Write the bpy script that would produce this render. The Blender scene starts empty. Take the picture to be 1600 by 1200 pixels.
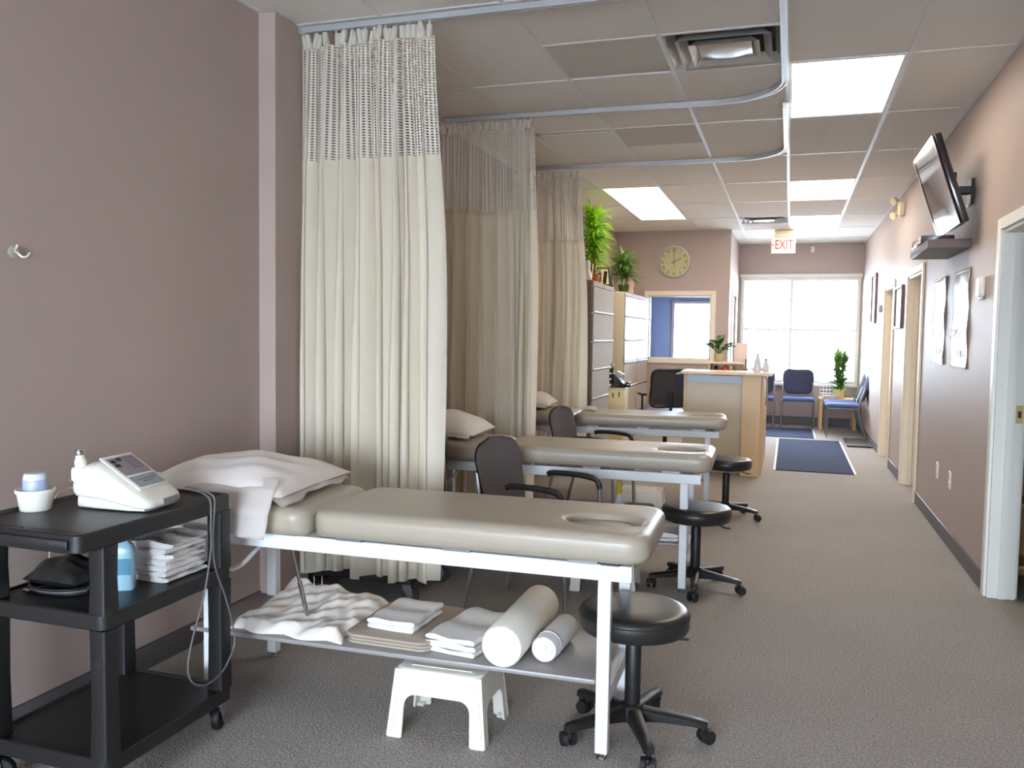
import bpy, bmesh, math, random
from mathutils import Vector, Matrix
random.seed(7)
PI = math.pi
scene = bpy.context.scene
COL = scene.collection

# ------------------------------------------------------------------ camera
cam_d = bpy.data.cameras.new('camera')
cam_d.sensor_fit = 'HORIZONTAL'; cam_d.sensor_width = 36.0
cam_d.lens = 1324.67 / 1600 * 36.0
cam_d.clip_start = 0.05; cam_d.clip_end = 200
cam = bpy.data.objects.new('camera', cam_d); COL.objects.link(cam)
_r = Vector((0.95020861, 0.31124776, 0.01511395)); _u = Vector((-0.03268954, 0.05132868, 0.99814666)); _w = Vector((-0.30989513, 0.94894162, -0.0589475))
cam.matrix_world = Matrix(((_r.x, _u.x, -_w.x, 0), (_r.y, _u.y, -_w.y, 0), (_r.z, _u.z, -_w.z, 1.377), (0, 0, 0, 1)))
scene.camera = cam

# ------------------------------------------------------------------ world / exposure
world = bpy.data.worlds.new('world'); scene.world = world; world.use_nodes = True
wn = world.node_tree; wn.nodes.clear()
bg = wn.nodes.new('ShaderNodeBackground'); wo = wn.nodes.new('ShaderNodeOutputWorld')
bg.inputs['Color'].default_value = (0.70, 0.85, 1.0, 1); bg.inputs['Strength'].default_value = 34.0
wn.links.new(bg.outputs[0], wo.inputs[0])
scene.view_settings.view_transform = 'Standard'
scene.view_settings.look = 'None'
scene.view_settings.gamma = 1.0
scene.view_settings.use_curve_mapping = False
scene.view_settings.exposure = 0.29
LAMP = 11.0          # radiance of the ceiling panels

def portal(name, loc, rot, sx, sy):
    d = bpy.data.lights.new(name, 'AREA'); d.shape = 'RECTANGLE'; d.size = sx; d.size_y = sy
    d.cycles.is_portal = True
    o = bpy.data.objects.new(name, d); COL.objects.link(o); o.location = loc; o.rotation_euler = rot
portal('daylight_portal', (0.13, 14.44, 1.5), (-PI/2, 0, 0), 1.9, 1.8)
portal('daylight_portal', (-1.44, 14.44, 1.45), (-PI/2, 0, 0), 0.95, 1.1)
portal('daylight_portal', (-0.68, -3.77, 1.325), (PI/2, 0, 0), 3.25, 1.8)

# ------------------------------------------------------------------ materials
def s2l(c):
    c = c / 255.0
    return c / 12.92 if c <= 0.04045 else ((c + 0.055) / 1.055) ** 2.4
def rgb(r, g, b): return (s2l(r), s2l(g), s2l(b), 1.0)
MATS = {}
def mat(name, col, rough=0.6, metal=0.0, var=0.06, nscale=30.0, bump=0.0, bscale=None, spec=0.5, emit=None, trans=0.0, coat=0.0, stretch=None, sub=None):
    if name in MATS: return MATS[name]
    m = bpy.data.materials.new(name); m.use_nodes = True
    nt = m.node_tree; b = nt.nodes['Principled BSDF']
    b.inputs['Roughness'].default_value = rough; b.inputs['Metallic'].default_value = metal
    b.inputs['Specular IOR Level'].default_value = spec
    b.inputs['Coat Weight'].default_value = coat
    tc = nt.nodes.new('ShaderNodeTexCoord')
    src = tc.outputs['Object']
    if stretch:
        mp = nt.nodes.new('ShaderNodeMapping'); mp.inputs['Scale'].default_value = stretch
        nt.links.new(src, mp.inputs[0]); src = mp.outputs[0]
    nz = nt.nodes.new('ShaderNodeTexNoise'); nz.inputs['Scale'].default_value = nscale; nz.inputs['Detail'].default_value = 3
    nt.links.new(src, nz.inputs['Vector'])
    mx = nt.nodes.new('ShaderNodeMix'); mx.data_type = 'RGBA'
    mx.inputs['A'].default_value = tuple(max(0, c * (1 - var)) for c in col[:3]) + (1,)
    mx.inputs['B'].default_value = tuple(min(1, c * (1 + var)) for c in col[:3]) + (1,)
    nt.links.new(nz.outputs['Fac'], mx.inputs['Factor'])
    nt.links.new(mx.outputs['Result'], b.inputs['Base Color'])
    if bump:
        n2 = nt.nodes.new('ShaderNodeTexNoise'); n2.inputs['Scale'].default_value = bscale or nscale; n2.inputs['Detail'].default_value = 2
        nt.links.new(src, n2.inputs['Vector'])
        bp = nt.nodes.new('ShaderNodeBump'); bp.inputs['Strength'].default_value = bump; bp.inputs['Distance'].default_value = 0.01
        nt.links.new(n2.outputs['Fac'], bp.inputs['Height']); nt.links.new(bp.outputs[0], b.inputs['Normal'])
    if emit:
        b.inputs['Emission Color'].default_value = emit[0]; b.inputs['Emission Strength'].default_value = emit[1]
    if trans:
        out = nt.nodes['Material Output']
        t = nt.nodes.new('ShaderNodeBsdfTranslucent'); nt.links.new(mx.outputs['Result'], t.inputs['Color'])
        ms = nt.nodes.new('ShaderNodeMixShader'); ms.inputs[0].default_value = trans
        nt.links.new(b.outputs[0], ms.inputs[1]); nt.links.new(t.outputs[0], ms.inputs[2])
        nt.links.new(ms.outputs[0], out.inputs['Surface'])
    MATS[name] = m
    return m

def pane_material(name, tint=(1, 1, 1, 1), refl=0.06):
    m = bpy.data.materials.new(name); m.use_nodes = True; nt = m.node_tree
    nt.nodes.remove(nt.nodes['Principled BSDF']); out = nt.nodes['Material Output']
    t = nt.nodes.new('ShaderNodeBsdfTransparent'); t.inputs[0].default_value = tint
    g = nt.nodes.new('ShaderNodeBsdfGlossy'); g.inputs['Roughness'].default_value = 0.02
    fr = nt.nodes.new('ShaderNodeFresnel'); fr.inputs['IOR'].default_value = 1.3
    ms = nt.nodes.new('ShaderNodeMixShader')
    nt.links.new(fr.outputs[0], ms.inputs[0]); nt.links.new(t.outputs[0], ms.inputs[1]); nt.links.new(g.outputs[0], ms.inputs[2])
    nt.links.new(ms.outputs[0], out.inputs['Surface'])
    MATS[name] = m; return m

def net_material(name, col):
    # white netting: staggered rows of round holes laid out along the cloth (UV in metres)
    m = bpy.data.materials.new(name); m.use_nodes = True; nt = m.node_tree
    b = nt.nodes['Principled BSDF']; out = nt.nodes['Material Output']
    b.inputs['Base Color'].default_value = col; b.inputs['Roughness'].default_value = 0.8
    uv = nt.nodes.new('ShaderNodeUVMap')
    sp = nt.nodes.new('ShaderNodeSeparateXYZ'); nt.links.new(uv.outputs[0], sp.inputs[0])
    def mth(op, a, bb=None):
        n = nt.nodes.new('ShaderNodeMath'); n.operation = op
        for i, v in enumerate((a, bb)):
            if v is None: continue
            if isinstance(v, (int, float)): n.inputs[i].default_value = v
            else: nt.links.new(v, n.inputs[i])
        return n.outputs[0]
    k = 2 * PI / 0.027
    a = mth('SINE', mth('MULTIPLY', mth('ADD', sp.outputs[0], sp.outputs[1]), k))
    c = mth('SINE', mth('MULTIPLY', mth('SUBTRACT', sp.outputs[0], sp.outputs[1]), k))
    hole = mth('GREATER_THAN', mth('MULTIPLY', a, c), 0.26)
    t = nt.nodes.new('ShaderNodeBsdfTransparent')
    ms = nt.nodes.new('ShaderNodeMixShader'); nt.links.new(hole, ms.inputs[0])
    nt.links.new(b.outputs[0], ms.inputs[1]); nt.links.new(t.outputs[0], ms.inputs[2])
    nt.links.new(ms.outputs[0], out.inputs['Surface'])
    MATS[name] = m; return m

def carpet_material():
    m = bpy.data.materials.new('grey_carpet'); m.use_nodes = True; nt = m.node_tree; b = nt.nodes['Principled BSDF']
    b.inputs['Roughness'].default_value = 0.95; b.inputs['Specular IOR Level'].default_value = 0.15
    tc = nt.nodes.new('ShaderNodeTexCoord')
    n1 = nt.nodes.new('ShaderNodeTexNoise'); n1.inputs['Scale'].default_value = 110; n1.inputs['Detail'].default_value = 4; n1.inputs['Roughness'].default_value = 0.8
    n2 = nt.nodes.new('ShaderNodeTexNoise'); n2.inputs['Scale'].default_value = 1.3; n2.inputs['Detail'].default_value = 2
    vo = nt.nodes.new('ShaderNodeTexVoronoi'); vo.inputs['Scale'].default_value = 160
    for n in (n1, n2, vo): nt.links.new(tc.outputs['Object'], n.inputs['Vector'])
    r = nt.nodes.new('ShaderNodeValToRGB')
    r.color_ramp.elements[0].position = 0.32; r.color_ramp.elements[0].color = rgb(122, 114, 109)
    r.color_ramp.elements[1].position = 0.68; r.color_ramp.elements[1].color = rgb(202, 194, 187)
    nt.links.new(n1.outputs['Fac'], r.inputs[0])
    mx = nt.nodes.new('ShaderNodeMix'); mx.data_type = 'RGBA'; mx.blend_type = 'MULTIPLY'; mx.inputs['Factor'].default_value = 0.18
    nt.links.new(r.outputs[0], mx.inputs['A']); nt.links.new(n2.outputs['Fac'], mx.inputs['B'])
    nt.links.new(mx.outputs['Result'], b.inputs['Base Color'])
    bp = nt.nodes.new('ShaderNodeBump'); bp.inputs['Strength'].default_value = 0.6; bp.inputs['Distance'].default_value = 0.006
    nt.links.new(vo.outputs['Distance'], bp.inputs['Height']); nt.links.new(bp.outputs[0], b.inputs['Normal'])
    MATS['grey_carpet'] = m; return m

M_wall = mat('taupe_wall_paint', rgb(178, 159, 150), 0.52, var=0.015, nscale=3, bump=0.03, bscale=180, spec=0.35)
M_tile = mat('ceiling_tile_fissured', rgb(238, 232, 224), 0.95, var=0.05, nscale=160, bump=0.35, bscale=120, spec=0.1)
M_tile2 = mat('ceiling_tile_aged', rgb(212, 205, 194), 0.95, var=0.05, nscale=160, bump=0.35, bscale=120, spec=0.1)
M_bar = mat('white_grid_metal', rgb(228, 226, 224), 0.4, var=0.02)
M_track = mat('aluminium_track', rgb(206, 206, 208), 0.4, 0.4, var=0.03)
M_carpet = carpet_material()
M_base = mat('grey_rubber_base', rgb(98, 94, 94), 0.5, var=0.04)
M_white = mat('white_trim_paint', rgb(236, 232, 224), 0.35, var=0.012, nscale=8)
M_cream = mat('cream_trim_paint', rgb(232, 218, 196), 0.4, var=0.015, nscale=8)
M_glass = pane_material('window_glass')
M_glass2 = pane_material('office_glass', (0.86, 0.9, 0.97, 1))
M_vinyl = mat('grey_vinyl', rgb(166, 154, 138), 0.36, var=0.02, nscale=12, bump=0.05, bscale=220, spec=0.5)
M_plug = mat('grey_vinyl_plug', rgb(158, 150, 140), 0.36, var=0.02, nscale=12, bump=0.05, bscale=220)
M_powder = mat('white_powder_coat', rgb(238, 238, 240), 0.3, var=0.01)
M_shelfg = mat('grey_laminate', rgb(150, 144, 142), 0.35, var=0.02, nscale=15)
M_black = mat('black_plastic', rgb(26, 24, 25), 0.45, var=0.12, nscale=90, bump=0.08, bscale=250)
M_blackv = mat('black_vinyl', rgb(36, 33, 32), 0.33, var=0.1, nscale=40, bump=0.06, bscale=200)
M_rubber = mat('black_rubber', rgb(22, 21, 22), 0.6, var=0.1)
M_chrome = mat('chrome', rgb(205, 205, 208), 0.12, 1.0, var=0.02)
M_steel = mat('grey_steel_tube', rgb(136, 134, 136), 0.35, 0.6, var=0.03)
M_wplast = mat('white_plastic', rgb(238, 234, 222), 0.38, var=0.01)
M_linen = mat('white_pillow_linen', rgb(250, 242, 236), 0.85, var=0.03, nscale=14, bump=0.12, bscale=18, spec=0.2, trans=0.12)
M_sheet = mat('white_sheet', rgb(236, 226, 218), 0.85, var=0.04, nscale=10, bump=0.15, bscale=16, spec=0.2)
M_towel = mat('white_terry', rgb(240, 234, 230), 0.95, var=0.05, nscale=160, bump=0.6, bscale=260, spec=0.1)
M_foam = mat('foam_roller_white', rgb(240, 234, 220), 0.6, var=0.02, nscale=120, bump=0.1, bscale=300)
M_brownmat = mat('taupe_foam_mat', rgb(170, 155, 140), 0.8, var=0.04, nscale=60, bump=0.1, bscale=200)
M_curt = mat('cream_curtain_cloth', rgb(242, 232, 214), 0.9, var=0.025, nscale=6, spec=0.1, trans=0.25, bump=0.06, bscale=120)
M_net = net_material('white_curtain_net', rgb(236, 228, 214))
M_tab = mat('white_header_tape', rgb(244, 238, 226), 0.85, var=0.02, trans=0.15)
M_chair = mat('charcoal_fabric', rgb(98, 91, 92), 0.85, var=0.1, nscale=220, bump=0.25, bscale=300, spec=0.2)
M_bluef = mat('blue_fabric', rgb(80, 92, 138), 0.85, var=0.1, nscale=200, bump=0.25, bscale=300, spec=0.2)
M_bluef2 = mat('slate_and_shaded_blue', rgb(62, 64, 84), 0.85, var=0.1, nscale=200, bump=0.25, bscale=300, spec=0.2)  # waiting chair backs: seat blue darkened for their shade; also the stand's own slate
M_cabg = mat('putty_steel', rgb(170, 160, 148), 0.3, var=0.015, nscale=10)
M_cabc = mat('cream_steel', rgb(210, 198, 168), 0.35, var=0.015, nscale=10)
M_dark = mat('dark_gap', rgb(30, 28, 28), 0.7)
M_maple = mat('maple_laminate', rgb(214, 178, 132), 0.4, var=0.08, nscale=9, stretch=(14, 14, 1.2))
M_maple2 = mat('maple_counter', rgb(226, 190, 150), 0.3, var=0.08, nscale=9, stretch=(1.5, 12, 12))
M_greyp = mat('grey_panel', rgb(186, 180, 174), 0.5, var=0.02)
M_bluegrey = mat('pale_blue_panel', rgb(186, 200, 214), 0.4, var=0.02)
M_rug = mat('blue_grey_mat', rgb(60, 68, 92), 0.95, var=0.25, nscale=120, bump=0.6, bscale=200, spec=0.1)
M_rugedge = mat('white_mat_edge', rgb(222, 224, 230), 0.8, var=0.03)
M_wood = mat('pine_wood', rgb(206, 166, 116), 0.5, var=0.2, nscale=7, stretch=(12, 12, 1))
M_darkwood = mat('espresso_wood', rgb(92, 76, 72), 0.45, var=0.12, nscale=8, stretch=(2, 10, 10))
M_leaf = mat('palm_leaf_green', rgb(158, 206, 52), 0.5, var=0.35, nscale=9, trans=0.35)
M_leaf2 = mat('deep_leaf_green', rgb(104, 142, 66), 0.45, var=0.35, nscale=9, trans=0.25)
M_leaf3 = mat('dark_leaf_green', rgb(56, 92, 44), 0.4, var=0.3, nscale=12, trans=0.2)
M_stem = mat('brown_stem', rgb(74, 58, 40), 0.8, var=0.2)
M_terra = mat('terracotta', rgb(188, 110, 82), 0.7, var=0.1)
M_screen = mat('dark_tv_glass', rgb(34, 38, 46), 0.08, var=0.02, spec=0.9, coat=1.0)
M_tvblack = mat('gloss_black_bezel', rgb(24, 18, 22), 0.18, var=0.05, coat=0.6)
M_paper = mat('white_paper', rgb(240, 240, 244), 0.6, var=0.02)
M_gloss = mat('glossy_poster_paper', rgb(240, 240, 244), 0.22, var=0.02, spec=0.7, coat=0.6)
M_lamp = mat('lit_diffuser', rgb(250, 248, 242), 0.4, emit=((1.0, 0.90, 0.76, 1), LAMP))
M_lamp2 = mat('lit_diffuser_soft', rgb(250, 248, 242), 0.4, emit=((1.0, 0.90, 0.76, 1), LAMP * 0.6))
M_red = mat('red_letter', rgb(196, 40, 30), 0.6)
M_exit = mat('lit_exit_face', rgb(240, 226, 214), 0.4, emit=((1.0, 0.90, 0.82, 1), 0.12))
M_brass = mat('pale_brass', rgb(214, 190, 130), 0.35, 0.6, var=0.03)
M_yellow = mat('yellow_plastic', rgb(216, 182, 30), 0.4)
M_clear = mat('cloudy_plastic', rgb(216, 222, 232), 0.2, var=0.02)
M_bluebottle = mat('pale_blue_bottle', rgb(158, 194, 214), 0.25, var=0.04)
M_bluelabel = mat('teal_label', rgb(64, 130, 160), 0.5, var=0.3, nscale=60)
M_greyl = mat('grey_label', rgb(150, 142, 150), 0.45, var=0.15, nscale=120)
M_lcd = mat('lcd_grey', rgb(150, 164, 170), 0.25, var=0.06)
M_cord = mat('grey_cord', rgb(104, 98, 98), 0.5)
M_pinkcord = mat('pink_cord', rgb(206, 150, 136), 0.5)
M_clockface = mat('parchment_dial', rgb(196, 186, 140), 0.6, var=0.06, nscale=20)
M_silver = mat('brushed_silver', rgb(214, 210, 204), 0.28, 0.55, var=0.05)
M_ground = mat('pale_pavement', rgb(226, 226, 226), 0.9, var=0.1, nscale=1.5)
M_bluewall = mat('office_blue_paint', rgb(172, 186, 218), 0.6, var=0.02, nscale=3)
M_ivory = mat('ivory_plastic', rgb(236, 222, 190), 0.4, var=0.02)
M_orange = mat('orange_glaze', rgb(214, 92, 46), 0.3)
M_pot = mat('cream_pot', rgb(216, 206, 150), 0.4, var=0.04)

# ------------------------------------------------------------------ mesh helpers
def bx(bm, c, s, bev=0.0, seg=2, rot=None):
    mtx = Matrix.Translation(Vector(c))
    if rot is not None: mtx = mtx @ rot.to_4x4()
    mtx = mtx @ Matrix.Diagonal((s[0], s[1], s[2], 1))
    r = bmesh.ops.create_cube(bm, size=1.0, matrix=mtx)
    if bev > 0:
        es = list({e for v in r['verts'] for e in v.link_edges})
        bmesh.ops.bevel(bm, geom=es, offset=min(bev, min(s) * 0.49), segments=seg, affect='EDGES', profile=0.5)
    return bm
def box_mm(bm, a, b, bev=0.0, seg=2):
    return bx(bm, [(a[i] + b[i]) / 2 for i in range(3)], [abs(b[i] - a[i]) for i in range(3)], bev, seg)
def frame_of(d):
    d = d.normalized(); a = Vector((0, 0, 1)) if abs(d.z) < 0.9 else Vector((1, 0, 0))
    x = a.cross(d).normalized(); return x, d.cross(x)
def ring(bm, c, x, y, rx, ry, n):
    return [bm.verts.new(c + x * (rx * math.cos(2 * PI * i / n)) + y * (ry * math.sin(2 * PI * i / n))) for i in range(n)]
def bridge(bm, a, b):
    n = len(a)
    for i in range(n): bm.faces.new((a[i], a[(i + 1) % n], b[(i + 1) % n], b[i]))
def cyl(bm, p0, p1, r0, r1=None, n=16):
    p0, p1 = Vector(p0), Vector(p1); r1 = r0 if r1 is None else r1
    x, y = frame_of(p1 - p0)
    a = ring(bm, p0, x, y, r0, r0, n); b = ring(bm, p1, x, y, r1, r1, n)
    bridge(bm, a, b); bm.faces.new(a[::-1]); bm.faces.new(b); return bm
def tube(bm, pts, r, n=8):
    pts = [Vector(p) for p in pts]; prev = None; first = None
    x, y = frame_of(pts[1] - pts[0])
    for i, p in enumerate(pts):
        d = (pts[min(i + 1, len(pts) - 1)] - pts[max(i - 1, 0)]).normalized()
        x = (x - d * x.dot(d)).normalized(); y = d.cross(x)
        cur = ring(bm, p, x, y, r, r, n)
        if prev: bridge(bm, prev, cur)
        else: first = cur
        prev = cur
    bm.faces.new(first[::-1]); bm.faces.new(prev); return bm
def smooth_path(pts, k=6):
    P = [Vector(p) for p in pts]; out = []
    for i in range(len(P) - 1):
        a, b, c, d = P[max(i - 1, 0)], P[i], P[i + 1], P[min(i + 2, len(P) - 1)]
        for j in range(k):
            t = j / k
            out.append(0.5 * ((2 * b) + (c - a) * t + (2 * a - 5 * b + 4 * c - d) * t * t + (3 * b - a - 3 * c + d) * t ** 3))
    out.append(P[-1]); return out
def lathe(bm, prof, n=32, c=(0, 0, 0), caps=True):
    c = Vector(c); prev = None; X, Y = Vector((1, 0, 0)), Vector((0, 1, 0))
    for k, (r, z) in enumerate(prof):
        cur = ring(bm, c + Vector((0, 0, z)), X, Y, max(r, 1e-4), max(r, 1e-4), n)
        if prev: bridge(bm, prev, cur)
        elif caps: bm.faces.new(cur[::-1])
        prev = cur
    if caps: bm.faces.new(prev)
    return bm
def surf(bm, fn, nu, nv, uvfn=None):
    vs = [[bm.verts.new(fn(i / nu, j / nv)) for i in range(nu + 1)] for j in range(nv + 1)]
    uvl = bm.loops.layers.uv.verify() if uvfn else None
    for j in range(nv):
        for i in range(nu):
            f = bm.faces.new((vs[j][i], vs[j][i + 1], vs[j + 1][i + 1], vs[j + 1][i]))
            if uvl:
                for l, (a, b) in zip(f.loops, ((i, j), (i + 1, j), (i + 1, j + 1), (i, j + 1))): l[uvl].uv = uvfn(a / nu, b / nv)
    return vs
def prism(bm, poly, axis, t0, t1):
    # poly of 2D points extruded along axis ('x','y','z') from t0 to t1
    def P(a, b, t): return {'x': (t, a, b), 'y': (a, t, b), 'z': (a, b, t)}[axis]
    A = [bm.verts.new(P(a, b, t0)) for a, b in poly]; B = [bm.verts.new(P(a, b, t1)) for a, b in poly]
    bridge(bm, A, B); bm.faces.new(A[::-1]); bm.faces.new(B); return bm
def new():
    return bmesh.new()
def obj(name, bm, m, parent=None, loc=None, rot=None, ang=38):
    bmesh.ops.recalc_face_normals(bm, faces=bm.faces)
    lim = math.radians(ang)
    for e in bm.edges:
        e.smooth = not (len(e.link_faces) == 2 and e.calc_face_angle(0) > lim)
    for f in bm.faces: f.smooth = True
    me = bpy.data.meshes.new(name); bm.to_mesh(me); bm.free()
    me.materials.append(m)
    o = bpy.data.objects.new(name, me); COL.objects.link(o)
    if parent: o.parent = parent
    if loc: o.location = loc
    if rot: o.rotation_euler = rot
    return o
def tag(o, label, cat, group=None):
    o['label'] = label; o['category'] = cat
    if group: o['group'] = group
    return o
def thing(name, label, cat, loc=(0, 0, 0), rz=0.0, group=None):
    o = bpy.data.objects.new(name, None); COL.objects.link(o); o.empty_display_size = 0.1
    o.location = loc; o.rotation_euler = (0, 0, rz)
    return tag(o, label, cat, group)
def struct(name, bm, m, parent=None, label=None):
    o = obj(name, bm, m, parent)
    if not parent: o['kind'] = 'structure'
    if label: o['label'] = label
    return o
def dup(root, loc, rz, label):
    def cp(o, par):
        c = o.copy(); COL.objects.link(c); c.parent = par
        for ch in list(o.children): cp(ch, c)
        return c
    r = cp(root, None); r.location = loc; r.rotation_euler = (0, 0, rz); r['label'] = label
    return r
def text_mesh(name, body, size, m, parent, loc, rot, depth=0.001, sx=1.0):
    cu = bpy.data.curves.new(name, 'FONT'); cu.body = body; cu.size = size; cu.extrude = depth
    cu.align_x = 'CENTER'; cu.align_y = 'CENTER'
    t = bpy.data.objects.new(name, cu); COL.objects.link(t)
    dg = bpy.context.evaluated_depsgraph_get()
    me = bpy.data.meshes.new_from_object(t.evaluated_get(dg)); me.name = name
    bpy.data.objects.remove(t); bpy.data.curves.remove(cu)
    me.materials.clear(); me.materials.append(m)
    o = bpy.data.objects.new(name, me); COL.objects.link(o); o.parent = parent; o.location = loc; o.rotation_euler = rot; o.scale = (sx, 1, 1)
    return o
Rz = lambda a: Matrix.Rotation(a, 3, 'Z')
Ry = lambda a: Matrix.Rotation(a, 3, 'Y')
Rx = lambda a: Matrix.Rotation(a, 3, 'X')

# ------------------------------------------------------------------ the room shell
XL, XR, ZC, Y0, Y1 = -2.43, 1.051, 2.866, -3.6, 14.25
bm = new(); box_mm(bm, (-2.6, Y0 - 0.15, -0.12), (3.1, Y1 + 0.15, 0)); struct('floor', bm, M_carpet, label='grey flecked loop-pile carpet')
# outdoors in front of both windows
bm = new(); box_mm(bm, (-30, Y1 + 0.15, -0.25), (30, 60, -0.12)); box_mm(bm, (-30, -45, -0.25), (30, Y0 - 0.15, -0.12)); struct('ground', bm, M_ground, label='pale pavement outside the windows')
# left wall with its pilaster
bm = new(); box_mm(bm, (XL - 0.12, Y0 - 0.15, 0), (XL, Y1 + 0.15, 3.0)); struct('wall_left', bm, M_wall)
bm = new(); box_mm(bm, (XL, 3.51, 0), (-2.34, 3.80, ZC)); struct('trim_1', bm, M_wall, label='taupe pilaster standing out from the left wall')
# right wall with three door openings
DOORS = [(4.17, 5.085), (7.875, 8.81), (9.95, 10.86)]
DH = 1.965
bm = new(); y = Y0 - 0.15
for a, b in DOORS:
    box_mm(bm, (XR, y, 0), (XR + 0.13, a, 3.0)); box_mm(bm, (XR, a, DH), (XR + 0.13, b, 3.0)); y = b
box_mm(bm, (XR, y, 0), (XR + 0.13, Y1 + 0.15, 3.0)); struct('wall_right', bm, M_wall)
# rooms behind the right wall
bm = new(); box_mm(bm, (2.9, Y0 - 0.15, 0), (3.0, Y1 + 0.15, 3.0)); box_mm(bm, (XR + 0.13, 6.6, 0), (2.9, 6.7, 3.0)); box_mm(bm, (XR + 0.13, 3.0, 0), (2.9, 3.1, 3.0)); struct('wall_sideroom', bm, M_wall)
# rear wall behind the viewer with its shop window
bm = new(); WA, WB, WZ0, WZ1 = -2.28, 0.92, 0.45, 2.2
box_mm(bm, (-2.55, Y0 - 0.15, 0), (WA, Y0, 3.0)); box_mm(bm, (WB, Y0 - 0.15, 0), (3.0, Y0, 3.0)); box_mm(bm, (WA, Y0 - 0.15, 0), (WB, Y0, WZ0)); box_mm(bm, (WA, Y0 - 0.15, WZ1), (WB, Y0, 3.0))
struct('wall_rear', bm, M_wall)
# back wall with two windows
bm = new()
MX0, MX1, MZ0, MZ1 = -0.775, 1.02, 0.66, 2.34
SX0, SX1, SZ0, SZ1 = -1.885, -1.0, 0.92, 1.965
yb0, yb1 = Y1, Y1 + 0.15
box_mm(bm, (-2.55, yb0, 0), (SX0, yb1, 3)); box_mm(bm, (SX0, yb0, 0), (SX1, yb1, SZ0)); box_mm(bm, (SX0, yb0, SZ1), (SX1, yb1, 3)); box_mm(bm, (SX1, yb0, 0), (MX0, yb1, 3))
box_mm(bm, (MX0, yb0, 0), (MX1, yb1, MZ0)); box_mm(bm, (MX0, yb0, MZ1), (MX1, yb1, 3)); box_mm(bm, (MX1, yb0, 0), (3.0, yb1, 3))
struct('wall_back', bm, M_wall)
# partition with the interior window, and its return wall
PY = 12.22; PX = -0.82
IX0, IX1, IZ0, IZ1 = -1.94, -1.07, 1.06, 1.955
bm = new()
box_mm(bm, (XL, PY, 0), (IX0, PY + 0.12, ZC)); box_mm(bm, (IX1, PY, 0), (PX, PY + 0.12, ZC)); box_mm(bm, (IX0, PY, 0), (IX1, PY + 0.12, IZ0)); box_mm(bm, (IX0, PY, IZ1), (IX1, PY + 0.12, ZC))
box_mm(bm, (PX - 0.12, PY + 0.12, 0), (PX, 12.75, ZC)); box_mm(bm, (PX - 0.12, 12.75, 2.0), (PX, 13.62, ZC)); box_mm(bm, (PX - 0.12, 13.62, 0), (PX, Y1, ZC))
struct('wall_partition', bm, M_wall)
bm = new(); box_mm(bm, (XL + 0.002, PY + 0.121, 0), (XL + 0.02, Y1 - 0.001, ZC)); box_mm(bm, (XL + 0.02, Y1 - 0.02, 0), (SX0 - 0.02, Y1 - 0.001, ZC)); box_mm(bm, (SX0 - 0.02, Y1 - 0.02, SZ1 + 0.02), (PX - 0.14, Y1 - 0.001, ZC))
struct('wall_office', bm, M_bluewall, label='blue painted wall of the glazed office')

def casing_y(name, y, zb, x0, x1, z0, z1, w, m, face=-1):
    # picture-frame casing around an opening in a wall of constant y
    o = new(); d = 0.022; yy = y + face * d
    for a, b in (((x0 - w, z0 - w), (x0, z1 + w)), ((x1, z0 - w), (x1 + w, z1 + w)), ((x0, z1), (x1, z1 + w)), ((x0, z0 - w), (x1, z0))):
        box_mm(o, (a[0], min(y, yy), a[1]), (b[0], max(y, yy), b[1]), 0.004, 1)
    return struct(name, o, m)
w1 = casing_y('window_1', PY, 0, IX0, IX1, IZ0, IZ1, 0.066, M_cream)
w1['label'] = 'interior office window in a cream frame'
bm = new(); box_mm(bm, (IX0, PY + 0.05, IZ0), (IX1, PY + 0.056, IZ1)); struct('pane', bm, M_glass2, w1)
bm = new()
for a, b in (((IX0, IZ0), (IX0 + 0.015, IZ1)), ((IX1 - 0.015, IZ0), (IX1, IZ1)), ((IX0, IZ1 - 0.015), (IX1, IZ1)), ((IX0, IZ0), (IX1, IZ0 + 0.015))): box_mm(bm, (a[0], PY + 0.001, a[1]), (b[0], PY + 0.119, b[1]))
struct('jamb_liner', bm, M_cream, w1)
# main shop window at the back
bm = new(); f = 0.05
for a, b in (((MX0, MZ0), (MX0 + f, MZ1)), ((MX1 - f, MZ0), (MX1, MZ1)), ((MX0 + f, MZ1 - f), (MX1 - f, MZ1)), ((MX0 + f, MZ0), (MX1 - f, MZ0 + f))): box_mm(bm, (a[0], Y1 + 0.03, a[1]), (b[0], Y1 + 0.09, b[1]), 0.004, 1)
w2 = struct('window_2', bm, M_white, label='large bright shop window behind the waiting chairs')
bm = new(); box_mm(bm, (-0.022, Y1 + 0.035, MZ0 + f), (0.028, Y1 + 0.085, MZ1 - f), 0.004, 1); struct('mullion', bm, M_white, w2)
for a, b in ((MX0 + f, -0.022), (0.028, MX1 - f)):
    bm = new(); box_mm(bm, (a, Y1 + 0.038, 1.49), (b, Y1 + 0.082, 1.535), 0.004, 1); struct('transom', bm, M_white, w2)
    for z0, z1 in ((MZ0 + f, 1.49), (1.535, MZ1 - f)):
        bm = new(); box_mm(bm, (a, Y1 + 0.056, z0), (b, Y1 + 0.062, z1)); struct('pane', bm, M_glass, w2)
bm = new(); box_mm(bm, (MX0, Y1 - 0.07, MZ0 - 0.035), (MX1, Y1 + 0.03, MZ0), 0.006, 2); struct('window_sill', bm, M_white, w2)
bm = new(); box_mm(bm, (MX0 - 0.02, Y1 - 0.035, MZ1), (MX1 + 0.02, Y1, MZ1 + 0.055), 0.006, 2); struct('head_trim', bm, M_white, w2)
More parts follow.
